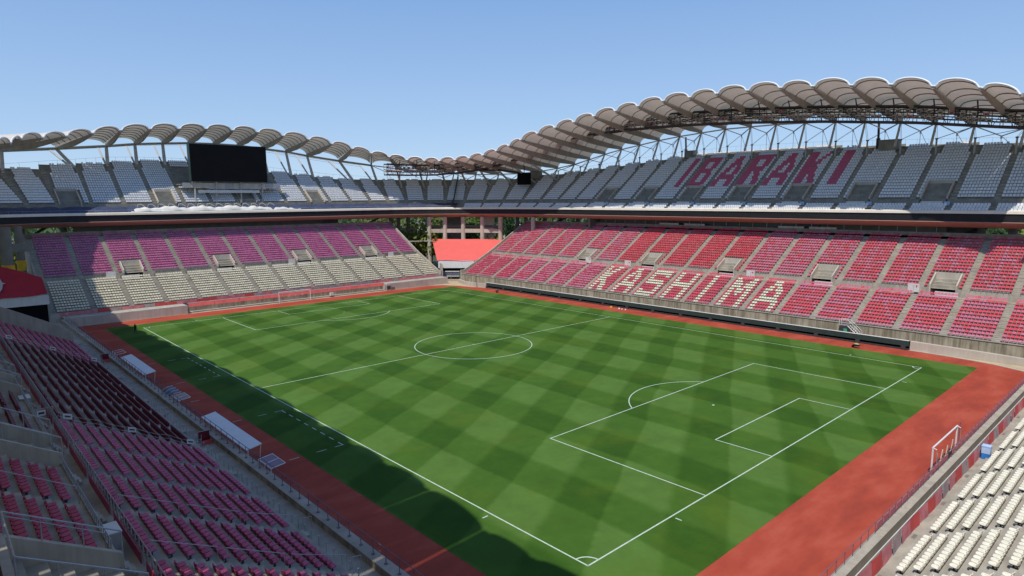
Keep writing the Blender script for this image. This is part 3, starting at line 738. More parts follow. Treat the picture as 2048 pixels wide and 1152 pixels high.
for i in range(I0, I1):
    u = i-KC+0.5; N = rows_at(u); pr = prof_u(N)
    camseg = False
    if u < 31.5:                                    # visible part and a little beyond
        b = MB(); b.grid([[rp(i, o, z) for o, z in pr], [rp(i+1, o, z) for o, z in pr]]); b.build('terrace', M['floor_up'], UT)
        sd_ = MB()                                  # stepped end where the next block is lower
        if i > I0:
            Np = rows_at(u-1)
            if Np != N:
                hi_, lo = (N, Np) if N > Np else (Np, N)
                for n in range(lo, hi_):
                    o = OM+DR*n-0.3; z = ZM+RZ*n
                    sd_.add([rp(i, o, z-1.6), rp(i, o+DR+0.4, z-1.6), rp(i, o+DR+0.4, z), rp(i, o, z)], [(0, 1, 2, 3)])
                sd_.build('terrace_end', M['floor_up'], UT)
    b = MB()                                        # rim beam, fascia, soffit
    def strip(pts, mi):
        b.grid([[rp(i, o, z) for o, z in pts], [rp(i+1, o, z) for o, z in pts]], mi)
    strip([(0.55, ZF), (0.5, 20.27), (0.06, 20.12), (0.0, 19.68)], 0)
    strip([(0.0, 19.68), (0.16, 19.62), (0.16, 18.32)], 1)
    strip([(0.16, 18.32), (0.0, 18.3), (-0.02, 18.22), (3.6, 17.2), (6.5, 17.1), (16, 20.5)], 2)
    b.build('rim_segment', [M['rimw'] if False else M['pale_rim'], M['fascia'], M['soffit']], UT)
    # seats
    (P0, n0), (P1, n1) = AIS[i], AIS[i+1]
    ch = P1-P0; L = np.linalg.norm(ch); ch /= L; nn = np.array([ch[1], -ch[0]])
    if nn @ (n0+n1) < 0: nn = -nn
    mid = (P0+P1)/2; sp = min(0.487, (L-0.35)/11)
    straight = abs(nn[0]) > 0.999
    covered = u > 5.35
    bx = mid[0]; hide = (nn[1] > .99 and 19.5 < mid[0] < 43.5)
    letters = None
    if u < 30.5:
        for part, R in (('F', range(3)), ('M', range(N))):
            if part == 'F' and covered: continue
            for r in R:
                o = (OF+0.8*r) if part == 'F' else OM+DR*r; z = (ZF+0.42*r) if part == 'F' else ZM+RZ*r
                if hide and part == 'M' and 7 <= r < 16: continue
                for c in range(11):
                    if part == 'M' and r >= N-4 and c in (0, 10): continue
                    if part == 'M' and r >= N-1 and random.random() < 0.12: continue
                    p = mid+nn*o-ch*(5-c)*sp
                    useats.append([tuple((p[0], p[1], z)), tuple(nn), 'white', 'up', i, part, r, c])
# letters: word starts in the block whose front is nearest y = 71
def blk(y): return min(range(I0, KC), key=lambda i: abs((AIS[i][0][1]+AIS[i+1][0][1])/2-y))
w0 = blk(66.8)
for q, ltr in enumerate(['I1', 'B', 'A', 'R', 'A', 'K', 'I2']): WORD[w0-q] = ltr
vomb = {w0-1, w0-3, w0-5, w0-7, w0+1, w0+3, w0-9, KC+12, KC+15, KC+18, KC+21}
out = []
for s in useats:
    p, nn, c, T, i, part, r, col = s
    if i in vomb and part == 'M' and r < 5:
        if i < KC or (2 <= col): 
            if not (i < KC and col > 8): continue
    if i in WORD and part == 'M' and 5 <= r < 18:
        rowt = 17-r; cc = 10-col                    # columns read from the left as seen from the pitch (+y side first)
        if str(cc) in IBL[WORD[i]][rowt].replace(' ', ''): c = 'ired'
    out.append((p, nn, c, T))
place_seats(UT, out, 300)
for i in vomb:
    (P0, n0), (P1, n1) = AIS[i], AIS[i+1]; ch = P1-P0; L = np.linalg.norm(ch); ch /= L; nn = (n0+n1)/2
    A_ = 0.9 if i < KC else 1.6; B_ = 5.0 if i < KC else 5.6
    def q(a, o, z): p = P0+ch*a+nn*o; return (p[0], p[1], z)
    b = MB(); z0 = 20.95; o0, o1 = 4.0, OM+DR*4.9
    for a in (A_, B_):
        v = []
        for aa in (a-0.11, a+0.11): v += [q(aa, o0, z0), q(aa, o1, z0), q(aa, o1, 25.55), q(aa, o0, 22.6)]
        b.add(v, [(0, 1, 2, 3), (7, 6, 5, 4), (0, 4, 5, 1), (1, 5, 6, 2), (2, 6, 7, 3), (3, 7, 4, 0)])
    b.add([q(A_, o1, 22.55), q(B_, o1, 22.55), q(B_, o1, 25.55), q(A_, o1, 25.55), q(A_, o1+.2, 22.55), q(B_, o1+.2, 22.55), q(B_, o1+.2, 25.55), q(A_, o1+.2, 25.55)], [(0, 1, 2, 3), (4, 7, 6, 5), (3, 2, 6, 7), (0, 4, 5, 1)])
    b.add([q(A_, o0-.2, z0+.02), q(B_, o0-.2, z0+.02), q(B_, o1, z0+.02), q(A_, o1, z0+.02)], [(0, 1, 2, 3)])
    vo = b.build('vomitory', M['pale'], UT)
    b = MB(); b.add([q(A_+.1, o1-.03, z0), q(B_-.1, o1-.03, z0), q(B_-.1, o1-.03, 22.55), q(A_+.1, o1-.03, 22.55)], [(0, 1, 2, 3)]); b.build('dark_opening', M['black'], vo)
    b = MB(); b.add([q(3.0, o1-.1, 22.65), q(3.45, o1-.1, 22.65), q(3.45, o1-.1, 23.0), q(3.0, o1-.1, 23.0)], [(0, 1, 2, 3)]); b.build('exit_sign', M['signpale'], vo)
    if i < KC:
        b = MB(); b.add([q(1.2, 2.7, 20.6), q(4.6, 2.7, 20.6), q(4.6, 2.7, 21.75), q(1.2, 2.7, 21.75)], [(0, 1, 2, 3)]); b.add([q(1.2, 2.76, 20.6), q(4.6, 2.76, 20.6), q(4.6, 2.76, 21.75), q(1.2, 2.76, 21.75)], [(3, 2, 1, 0)]); b.build('screen_panel', M['offwhite'], UT)
        b = MB(); b.add([q(0.2, 3.2, 21.0), q(1.1, 3.2, 21.0), q(1.1, 3.2, 21.7), q(0.2, 3.2, 21.7)], [(0, 1, 2, 3)]); b.build('blue_panel', M['ltblue'], UT)
# aisle half steps in the main bank
b = MB()
for i in range(I0+1, KC+24):
    P, n = AIS[i]; t = np.array([-n[1], n[0]]); N = min(rows_at(i-KC-.5), rows_at(i-KC+.5))
    for r in range(1, N):
        o = OM+DR*r-0.3; z = ZM+RZ*r
        c = P+n*(o-0.16); b.obox((c[0], c[1], z-RZ+0.14), (n[0]*.16, n[1]*.16, 0), (t[0]*.5, t[1]*.5, 0), (0, 0, .14))
b.build('aisle_step', M['tread'], UT, 'stuff')
# rails: glass/metal rail at the rim, gangway rail, top rail
def ring_rail(i0, i1, o, zf, h, step, name, r=0.022, m='steel', mid=0):
    for i in range(i0, i1):
        b = MB(); z0 = zf(i); z1 = zf(i+1); n = max(1, int(np.linalg.norm(AIS[i+1][0]-AIS[i][0])/step))
        A = np.array(rp(i, o(i), z0)); B = np.array(rp(i+1, o(i+1), z1))
        for k in range(n): p = A+(B-A)*k/n; b.tube(p, p+(0, 0, h), r, 4)
        for k in range(mid+1): dz = np.array((0, 0, h*(1-k/(mid+1)))); b.tube(A+dz, B+dz, r, 4)
        b.build(name, M[m], UT)
ring_rail(I0, KC+27, lambda i: 0.3, lambda i: 20.2, 0.55, 2.0, 'rim_rail', 0.016)
ring_rail(I0, KC+27, lambda i: 4.05, lambda i: ZM, 0.75, 1.05, 'gangway_rail', 0.018)
ztop = lambda i: ZM+RZ*(np.interp(i-KC, [a for a, _ in TOPU], [b_ for _, b_ in TOPU])-1)+0.5
otop = lambda i: OM+DR*(np.interp(i-KC, [a for a, _ in TOPU], [b_ for _, b_ in TOPU])-1)+0.95
ring_rail(I0, KC+27, otop, ztop, 1.1, 2.1, 'top_rail', 0.02)
# navy covers over the front rows of the far end
for i in range(KC+5, KC+27):
    f0 = 0.35 if i == KC+5 else 0.0
    rowsz = [(0.45, 20.3), (0.85, 20.62), (1.65, 21.02), (2.5, 21.42), (3.1, 21.55), (3.3, 20.95)]
    P = []
    for t in np.linspace(f0, 1, 7):
        row = []
        for j, (o, z) in enumerate(rowsz):
            A = np.array(rp(i, o, z)); B = np.array(rp(i+1, o, z)); p = A+(B-A)*t
            p[2] += 0.07*math.sin(9*t+1.7*i+j)-0.22*(1 if (t < 0.12 or t > 0.9) and 0 < j < 5 else 0); row.append(p)
        P.append(row)
    b = MB(); b.grid(P); tag(b.build('seat_cover', M['navy']), 'navy tarpaulin over the front seat rows', 'cover') if False else b.build('seat_cover', M['navy'], UT, None, True)
# bundled white tarpaulin on the covers below the scoreboard
wt = MB(); P = []
x = 7.5
while x < 47.6:
    e = min(1, (x-7.5)/3, (47.6-x)/7); h = 0.12+0.95*e*(0.75+0.25*math.sin(x*0.9)+0.12*math.sin(3.1*x))*(1 if x < 36 else 0.55)
    P.append([(x, YE+0.35, 20.28), (x, YE+0.6+0.2*math.sin(x), 20.35+h*.6), (x, YE+1.3, 20.45+h), (x, YE+2.0+.2*math.sin(2*x), 20.6+h*.8), (x, YE+2.7, 21.0)]); x += 0.42
wt.grid(P, flip=True)
tag(wt.build('white_tarpaulin', M['whitetarp'], None, None, True), 'long heap of white tarpaulin lying on the rim below the black scoreboard', 'tarpaulin')
hp = thing('hoop_frame', 'row of thin white hoops standing above the heaped white tarpaulin', 'frame')
for k in range(15):
    b = MB(); x = 9+2.15*k; b.path([(x, YE+2.4, 20.9), (x+0.35, YE+2.3, 21.95), (x+0.9, YE+2.0, 22.0), (x+1.6, YE+1.5, 21.4)], 0.035, 4); b.build('hoop', M['white'], hp)
# dark screen wall splitting the corner
i = KC+5; P, n = AIS[i]; n2_ = AIS[i+1][1]
pw = MB(); q0 = P*0.45+AIS[i+1][0]*0.55; nn = (n+n2_)/2; nn /= np.linalg.norm(nn); t = np.array([-nn[1], nn[0]])
def pq(o, z, s): p = q0+nn*o+t*s*0.06; return (p[0], p[1], z)
outl = [(0.4, 20.0), (0.4, 22.2), (3.6, 23.1), (5, 24.2), (14.6, 31.6), (14.6, 29.0)]
v = [pq(o, z, -1) for o, z in outl]+[pq(o, z, 1) for o, z in outl]; m_ = len(outl)
pw.add(v, [tuple(range(m_)), tuple(range(2*m_-1, m_-1, -1))]+[(j, m_+j, m_+(j+1) % m_, (j+1) % m_) for j in range(m_)])
tag(pw.build('screen_wall', M['board']), 'thin dark green screen wall climbing between seat blocks in the far corner', 'wall')

# ------------------------------------------------------------------ roof
VR = [(89.3, -4.2, 36.8), (89.9, .8, 38.4), (90.6, 7.2, 39.5), (91.0, 13.4, 40.6), (91.2, 19.6, 41.3), (91.4, 26.2, 42.0), (91.5, 32.1, 42.5), (91.5, 38.6, 42.8), (91.5, 45.1, 43.0), (91.5, 51.2, 43.0),
      (91.5, 57.7, 43.0), (91.5, 64.2, 42.6), (91.5, 70.4, 42.2), (91.4, 76.7, 41.6), (91.3, 82.9, 40.8), (91.1, 89.0, 40.0), (90.8, 94.9, 39.0), (90.3, 100.6, 37.8), (89.9, 104.8, 36.5), (89.3, 109.2, 35.4),
      (88.4, 113.8, 34.4), (87.3, 118.5, 33.8), (85.9, 123.1, 33.5), (83.9, 127.8, 33.4), (81.6, 132.0, 33.6), (78.5, 136.3, 33.9), (74.8, 139.9, 34.8), (70.6, 142.7, 35.8), (65.7, 144.8, 37.0), (60.1, 146.2, 38.2),
      (53.6, 147.0, 39.1), (46.6, 147.4, 39.7), (39.8, 147.5, 40.2), (33.4, 147.5, 40.3), (27.0, 147.5, 40.2), (20.7, 147.4, 39.8), (14.3, 147.1, 39.3), (8.0, 146.3, 38.5), (2.2, 144.8, 37.4), (-3.1, 142.4, 36.3), (-7.6, 139.5, 35.5), (-11.6, 135.6, 34.8)]
NV = len(VR)
# far left corner, left side, near side: mirrored from the measured part
ring = list(VR)
for k in range(24, 16, -1): ring.append((68-VR[k][0], VR[k][1], VR[k][2]))
for k in range(16, 1, -1): ring.append((68-VR[k][0], VR[k][1]+SHIFT, VR[k][2])) if False else ring.append((68-VR[k][0], VR[k][1]+0.6, VR[k][2]))
for k in range(18, 41): ring.append((68-VR[k][0], 105-VR[k][1], VR[k][2]))
for k in range(24, 19, -1): ring.append((VR[k][0], 105-VR[k][1], VR[k][2]))
ring = [np.array(p) for p in ring]
def rear_of(p):
    """rear end of a roof beam: beyond the top of the seats, on a rounded rectangle"""
    x, y, z = p; X = abs(x-34); Y = abs(y-52.5); sx = 1 if x > 34 else -1; sy = 1 if y > 52.5 else -1
    cx_, cy_ = 27.0, 48.5; rx, ry = 57.0, 61.0
    if Y <= cy_: q = (34+sx*(cx_+rx), y)
    elif X <= cx_ and Y > cy_: q = (x, 52.5+sy*(cy_+ry-2.0*0))
    else:
        # angle fraction along the front curve between its two corner ends
        a = math.atan2((Y-cy_)/46.5, (X-cx_)/30.5); a = max(0, min(math.pi/2, a)); q = (34+sx*(cx_+rx*math.cos(a)), 52.5+sy*(cy_+ry*math.sin(a)))
    side = min(1, max(0, (Y-30)/60))
    drop = 3.5 if Y <= cy_ else 3.5+(1.9-3.5)*min(1, (Y-cy_)/40)
    return np.array([q[0], q[1], z-drop])
rear = [rear_of(p) for p in ring]
ROOF = thing('stadium_roof', 'ring of white vaulted membrane roof bays on steel beams above the upper tier', 'roof')
def bay_surface(a, b_, ra, rb, nt=10, nr=9, h0=1.35, h1=1.25):
    P = []
    for j in range(nr):
        r = j/(nr-1); A = a+(ra-a)*r; B = b_+(rb-b_)*r; row = []
        w = np.linalg.norm(B-A); h = (h0+(h1-h0)*r)*min(1.15, w/6.3)
        for k in range(nt):
            t = 0.045+0.91*k/(nt-1); s = (t-0.5)/0.455
            row.append(A+(B-A)*t+np.array([0, 0, h*math.sqrt(max(0, 1-s*s*0.985))]))
        P.append(row)
    return np.array(P)
NR = len(ring)
for i in range(NR):
    j = (i+1) % NR
    if i == NR-1: break
    a, b_, ra, rb = ring[i], ring[j], rear[i], rear[j]
    if np.linalg.norm((a-b_)[:2]) > 9: continue
    vis = i < NV+2
    P = bay_surface(a, b_, ra, rb, 13 if vis else 13, 9)
    mb = MB(); mb.grid(P); v = mb.build('roof_vault', M['membrane'], ROOF, None, True)
    if vis:
        nrib = 6
        for k in range(nrib):
            r = 0.035 if k == 0 else 0.1+0.9*(k-0.2)/nrib
            Q = bay_surface(a+(ra-a)*r, b_+(rb-b_)*r, ra, rb, 11, 2)[0]; Q[:, 2] -= 0.14
            m2 = MB(); m2.path(list(Q), 0.085, 4); m2.build('rib', M['rib'], v)
        Q = bay_surface(a, b_, ra, rb, 15, 2)[0]; Q[:, 2] += 0.05
        m2 = MB(); m2.path(list(Q), 0.17, 6); 
        d = (b_-a); m2.tube(Q[-1], b_+(0, 0, .25), .17, 6); m2.tube(Q[0], a+(0, 0, .25), .17, 6)
        m2.build('front_arch', M['membrane_top'], v)
for i in range(NR):
    a, ra = ring[i], rear[i]; d = ra-a; d2 = d/np.linalg.norm(d); lat = np.cross(d2, (0, 0, 1)); lat /= np.linalg.norm(lat)
    mb = MB(); wv = 0.27
    secs = [(0.0, 0.35, 0.55), (0.25, 0.3, 1.15), (0.5, 0.25, 1.45), (0.8, .2, 1.2), (1.0, 0.2, 0.7)]
    rings = []
    for r, t, dpt in secs:
        c = a+d*r
        rings.append([c-lat*wv+(0, 0, t), c+lat*wv+(0, 0, t), c+lat*wv*.8+(0, 0, t-dpt), c-lat*wv*.8+(0, 0, t-dpt), c-lat*wv+(0, 0, t)])
    mb.grid(rings, flip=True); mb.add(rings[0][:4], [(0, 1, 2, 3)]); mb.build('roof_beam', M['beam'], ROOF)
# rear ring tubes, diagonals and columns
def seat_top(p):
    """(offset, z) of the top of the bank on the radial line near p"""
    i = min(range(NA), key=lambda q: abs((np.array(p[:2])-AIS[q][0]) @ np.array([-AIS[q][1][1], AIS[q][1][0]]))+0.02*np.linalg.norm(np.array(p[:2])-AIS[q][0])); return i, otop(i), ztop(i)
for i in range(min(NR-1, NV+3)):
    a, b_ = rear[i], rear[i+1]
    if i < NV+2:
        mb = MB(); mb.tube(a-(0, 0, .45), b_-(0, 0, .45), 0.3 if i > 26 else 0.17, 8); mb.build('ring_tube', M['column'] if i > 26 else M['white'], ROOF)
    k, o, z = seat_top(a); Pn, n = AIS[k]
    out_ = (a-ring[i])[:2]; out_ /= np.linalg.norm(out_)
    if i <= 26:
        # slender column from the rear node forwards and down, lower node with cables and stub
        base = np.array([a[0]-out_[0]*2.6, a[1]-out_[1]*2.6, min(z-0.6, a[2]-4)])
        mb = MB(); mb.tube(a-(0, 0, .3), base, 0.2, 8, r1=0.26); mb.build('column', M['column'], ROOF)
        m3 = (a+b_)/2; mb = MB(); dn = np.array([m3[0]+out_[0]*1.8, m3[1]+out_[1]*1.8, m3[2]-2.0])
        for q in (a, b_): mb.tube(q-(0, 0, .5), dn, 0.11, 6)
        mb.tube(dn, dn-(0, 0, .5), .16, 6)
        mb.tube(dn, (dn[0]-out_[0]*0.2-1.5*(b_-a)[0]/6, dn[1]-1.5*(b_-a)[1]/6, z-0.5), 0.05, 4); mb.tube(dn, (dn[0], dn[1], z-0.5), 0.05, 4)
        mb.build('brace', M['white'], ROOF)
        cap = np.array(rp(k, min(o-3.0, 17), 0)); cap[2] = z+0.6 if i > 17 else z+0.9
        stub = MB(); base2 = cap.copy(); base2[2] = z-2.4
        if i <= 18:
            stub.tube(base2, cap, 0.17, 6); stub.obox(cap, (.22, 0, 0), (0, .22, 0), (0, 0, .12), 1)
            for q in (a, rear[max(0, i-1)]):
                for e in (-.12, .12): stub.tube(cap+(0, e, 0), q+(0, e, -.5), 0.035, 3, 1)
            stub.build('cable_post', [M['column'], M['darksteel']], ROOF)
        else:
            tp = ring[i]+(a-ring[i])*0.55-(0, 0, 1.0)
            stub.tube(base2, tp, 0.3, 8); stub.build('column', M['column'], ROOF)
    else:
        base = np.array(rp(k, min(o-1.6, 17.5), z-1.7)); base[0] += (a[0]-AIS[k][0][0])*abs(n[1]) if False else 0
        mb = MB(); mb.tube(a-(0, 0, .5), base, 0.36, 8, r1=0.42); mb.build('column', M['column'], ROOF)
        top2 = np.array([a[0]-2.2*out_[1]-0, a[1]+5.5, a[2]-0.4]) if False else np.array([a[0]-0.9, a[1]+5.5, a[2]-.1])
        mb = MB(); mb.tube(top2, base+(0.4, 1.2, -.6), 0.24, 6); mb.build('rear_column', M['column'], ROOF)
        if i < NV+1:
            nb = np.array([b_[0]-0.9, b_[1]+5.5, b_[2]-.1])
            mb = MB(); mb.tube(top2, nb, .09, 5); mb.tube(top2-(0, 0, .5), nb-(0, 0, .5), .06, 5); mb.build('rear_tube', M['white'], ROOF)

# light truss hung under the roof on the right side and round the corner
TR = [(-19, 34.2, 31.4), (-16, 36.4, 33.8), (-14, 38.4, 35.6), (-11.5, 40.0, 37.2), (-9, 41.2, 38.4), (-6.5, 41.9, 39.2), (-4, 42.3, 39.4), (-2, 42.0, 39.0), (0, 40.2, 37.6), (1.5, 37.6, 34.8), (3, 35.2, 32.6), (4, 34.0, 31.4), (5, 33.3, 30.6), (6.5, 32.8, 29.9), (8, 32.8, 29.8), (9.3, 33.0, 29.9)]
tu = [a for a, _, _ in TR]
def rim_u(u, o):
    i = min(max(int(math.floor(u))+KC, 0), NA-2); f = u+KC-i
    (P0, n0), (P1, n1) = AIS[i], AIS[i+1]
    P = P0+(P1-P0)*f; n = n0+(n1-n0)*f; n /= np.linalg.norm(n); return P+n*o, n
LT = thing('light_truss', 'dark steel catwalk truss crowded with floodlights hanging under the right side roof', 'truss', (XR, 52, 39)); LT.location = (0, 0, 0)
us = np.arange(-18.5, 9.31, 0.25)
def tp(u, o, f):
    P, n = rim_u(u, o); zt = np.interp(u, tu, [a for _, a, _ in TR]); zb = np.interp(u, tu, [a for _, _, a in TR]); return np.array([P[0], P[1], zb+(zt-zb)*f])
chords = [(1.0, 1, .13), (3.2, 1, .1), (1.0, 0, .13), (3.2, 0, .1), (1.0, .62, .08), (1.0, .28, .08), (2.1, .02, .07), (1.0, .45, .045), (1.0, .8, .045), (3.2, .5, .06)]
for o, f, r in chords:
    mb = MB()
    for a, b_ in zip(us[:-1], us[1:]): mb.tube(tp(a, o, f), tp(b_, o, f), r*1.7, 4)
    mb.build('chord', M['darksteel'], LT)
for k, u in enumerate(us):
    mb = MB(); big = k % 4 == 0
    for o in (1.0, 3.2): mb.tube(tp(u, o, 0), tp(u, o, 1.0), 0.13 if big and o < 2 else .06, 4)
    mb.tube(tp(u, 1.0, 0), tp(u, 3.2, 0), .05, 4); mb.tube(tp(u, 1, 1), tp(u, 3.2, 1), .05, 4)
    if k < len(us)-1: mb.tube(tp(u, 3.2, 0 if k % 2 else 1), tp(us[k+1], 3.2, 1 if k % 2 else 0), .05, 4); mb.tube(tp(u, 1, 0), tp(us[k+1], 3.2, 0), .04, 4)
    if big:
        mb.tube(tp(u, 1.0, 1), tp(u, 0.2, 1)+(0, 0, 1.3), .12, 4)
    mb.build('truss_frame', M['darksteel'], LT)
lm = MB(); lm.obox((0, 0, 0), (.25, 0, 0), (0, .36, 0), (0, 0, .27)); lm.obox((-.26, 0, -.02), (.012, 0, 0), (0, .26, 0), (0, 0, .15), 1)
lmesh = [lm.mesh('floodlight', [M['lamp'], M['glass']]), lm.mesh('floodlight', [M['lamp_pink'], M['glass']])]
cnt = 0
for row, f in ((0, .36), (1, .72)):
    u = -18.3
    while u < 9.2 and cnt < 296:
        u += 0.14 if row == 0 else 0.26
        if random.random() < 0.25: continue
        P, n = rim_u(u, 0.85); p = tp(u, 0.85, f); o = link('floodlight', lmesh[0 if random.random() < .88 else 1], LT)
        o.location = p; o.rotation_euler = (0, random.uniform(-.5, -.2), math.atan2(n[1], n[0])+random.uniform(-.25, .25)); cnt += 1
for u in np.arange(-18, 9, 0.5):                      # catwalk floor and cable trays
    mb = MB(); A, B = tp(u, 1.2, .05), tp(u+.48, 1.2, .05); A2, B2 = tp(u, 3.0, .05), tp(u+.48, 3.0, .05); mb.add([A, B, B2, A2], [(0, 1, 2, 3)]); mb.add([A, B, B2, A2]-np.array([0, 0, .06]), [(3, 2, 1, 0)]); mb.build('catwalk', M['darksteel'], LT)
# ------------------------------------------------------------------ scoreboard
sb = thing('scoreboard', 'big blank black video screen standing over the far end seats', 'scoreboard', (30.6, 144, 27)); 
SBX0, SBX1, SBZ0, SBZ1 = 21.4, 40.0, 27.3, 36.35
sb.location = (0, 0, 0)
b = MB(); b.box(SBX0, SBX1, 143.3, 145.0, SBZ0, SBZ1); b.build('housing', M['board'], sb)
for i in range(8):
    for j in range(5):
        x0 = SBX0+.12+i*(18.36/8); z0 = SBZ0+.12+j*(8.81/5); b = MB(); b.box(x0+.002, x0+18.36/8-.002, 143.2, 143.297, z0+.002, z0+8.81/5-.002); b.build('display_panel', M['black'], sb)
for x in (22.5, 27.5, 33.5, 39):
    b = MB(); b.tube((x, 145, SBZ0+1), (x, 149, 24), .22, 6); b.tube((x, 144.3, SBZ0), (x, 144.8, 22), .2, 6); b.build('leg', M['column'], sb)
pc = thing('panel_screen', 'row of grey white panels along the deck under the black scoreboard', 'screen')
for k in range(12):
    b = MB(); x0 = 19.8+2.02*k; b.box(x0, x0+1.98, 144.9, 145.0, 25.55 if 2 < k < 10 else 25.9, 27.05); b.build('panel', M['offwhite'] if k % 5 else M['steel'], pc)
b = MB(); b.box(19.6, 44.0, 145.1, 149, 26.6, 26.75); b.build('deck', M['floor_up'], pc)
b = MB(); b.box(23, 38, 144.0, 144.1, 24.6, 25.3); b.build('panel', M['offwhite'], pc)
# ------------------------------------------------------------------ advertising board
ab = thing('advertising_board', 'long blank dark green electronic board along the far touchline', 'board')
n = 40
for k in range(n):
    y0 = 4.3+96.1*k/n; y1 = 4.3+96.1*(k+1)/n
    b = MB(); b.box(77.62, 77.8, y0+.004, y1-.004, .62, 1.42); b.build('panel', M['board'], ab)
b = MB(); b.box(77.6, 77.95, 4.3, 100.4, 1.42, 1.47); b.build('top_strip', M['white'], ab)
b = MB(); b.box(78.25, 78.3, 4.3, 100.4, 0, 1.3); b.build('backing', M['black'], ab)
b = MB(); b.box(77.75, 77.85, 4.3, 100.4, .05, .28); b.build('lower_rail', M['darksteel'], ab)
for y in np.arange(5, 101, 6.35):
    b = MB(); b.box(77.55, 78.2, y-.3, y+.3, 0, .62); b.build('support', M['darksteel'], ab)
def wall_run(name, label, pts, h0, h1, th=0.5, m='pale'):
    b = MB(); n = len(pts)
    for i in range(n-1):
        (x0, y0), (x1, y1) = pts[i], pts[i+1]; d = np.array([x1-x0, y1-y0]); L = np.linalg.norm(d); nn = np.array([-d[1], d[0]])/L*th/2
        ha = h0+(h1-h0)*i/(n-1); hb = h0+(h1-h0)*(i+1)/(n-1)
        v = [(x0-nn[0], y0-nn[1], 0), (x1-nn[0], y1-nn[1], 0), (x1+nn[0], y1+nn[1], 0), (x0+nn[0], y0+nn[1], 0), (x0-nn[0], y0-nn[1], ha), (x1-nn[0], y1-nn[1], hb), (x1+nn[0], y1+nn[1], hb), (x0+nn[0], y0+nn[1], ha)]
        b.add(v, [(4, 5, 6, 7), (0, 1, 5, 4), (1, 2, 6, 5), (2, 3, 7, 6), (3, 0, 4, 7)])
    return tag(b.build(name, M[m]), label, 'wall')
wall_run('low_wall', 'low pale concrete wall running from the dark board to the right edge', [(78.3, 4.2), (78.6, 0), (78.9, -5), (79.0, -9.2)], 1.35, .95, .7)
wall_run('kerb_wall', 'pale kerb at the foot of the right corner wall', [(77.95, 4.2), (77.9, 0), (76.9, -6), (75.2, -10)], .06, .06, .35)
wall_run('low_wall', 'low pale concrete wall between the dark board and the far corner gate', [(77.9, 100.5), (77.4, 104.5), (78.2, 110), (80.4, 115.2)], 1.1, .8, .5)
# end wall in front of the far stand, with its recess behind the goal
ew_ = thing('end_wall', 'pale concrete wall at the far end with a recess behind the goal', 'wall')
for x0, x1, y in ((-10.3, 10.4, 114.75), (57.2, 76.4, 114.95)):
    n = int((x1-x0)/2.9)
    for k in range(n):
        a = x0+(x1-x0)*k/n; c = x0+(x1-x0)*(k+1)/n
        b = MB(); b.box(a+.01, c-.01, y, y+.4, 0, 1.62); b.build('wall_panel', M['pale'], ew_)
    b = MB(); b.box(x0, x1, y+.03, 118.4, 1.62, 1.7); b.build('coping', M['concrete'], ew_)
    b = MB(); b.tube((x0, y+.15, 1.75), (x1, y+.15, 1.75), .03, 5); b.build('rail', M['white'], ew_)
for k in range(16):
    a = 10.4+46.8*k/16; c = 10.4+46.8*(k+1)/16; b = MB(); b.box(a+.01, c-.01, 116.6, 116.9, 0, 1.25); b.build('recess_panel', M['stained'], ew_)
b = MB(); b.box(10.4, 57.2, 115.6, 116.6, 0, .18); b.build('recess_kerb', M['pale'], ew_)
for x in (10.35, 57.2):
    b = MB(); b.box(x-.05, x+.05, 114.8, 116.9, 0, 1.6); b.build('return_wall', M['pale'], ew_)
rb = thing('red_banner_strip', 'long red cloth banners hung above the recess behind the far goal', 'banner')
for k in range(9):
    a = 10.8+5.1*k; b = MB(); P = []
    for i in range(9):
        t = i/8; P.append([(a+5.0*t, 115.55-0.05*math.sin(7*t+k)-0.25*(1-z), 1.28+0.72*z) for z in (0, .33, .66, 1)])
    b.grid(P); b.build('banner', M['banner_red'] if False else mat('coral_banner', (0.62, .12, .11), .7, .12, 1.5, .2) if k == 0 else bpy.data.materials['coral_banner'], rb, None, True)
b = MB(); b.tube((10.6, 115.6, 2.05), (57, 115.6, 2.05), .035, 5); b.build('rail', M['white'], rb)
# ------------------------------------------------------------------ goals
def goal(x0, y, dy, label, cut=True):
    g = thing('goal', label, 'goal', (0, 0, 0)); W = 7.32; H = 2.44; r = .07
    b = MB(); b.tube((x0, y, 0), (x0, y, H), r, 10); b.build('post', M['white'], g)
    b = MB(); b.tube((x0+W, y, 0), (x0+W, y, H), r, 10); b.build('post', M['white'], g)
    b = MB(); b.tube((x0-r, y, H), (x0+W+r, y, H), r, 10); b.build('crossbar', M['white'], g)
    for x in (x0, x0+W):
        b = MB(); b.path([(x, y, H), (x, y+dy*.8, H-.1), (x, y+dy*1.0, 0.05), (x, y, .05)], .025, 5); b.build('net_support', M['steel'], g)
    b = MB(); pts = []
    for k in range(49):
        t = k/48; ph = t*3.5
        pts.append((x0+.9+(W-1.8)*t, y+dy*.35, .35+1.35*abs(math.sin(math.pi*(ph % 1)))**.0*(1-(abs((ph % 1)-.5)*2)**2*-1-1) if False else 1.75-1.1*math.sin(math.pi*(ph % 1))**.8))
    b.path(pts, .035, 4)
    b.build('net', M['rope'], g); return g
goal(29.2, 114.35, .9, 'far white goal with its net tied up, pushed back against the recess')
goal(30.2, -10.75, -.35, 'near white goal pushed back against the pink panelled railing')
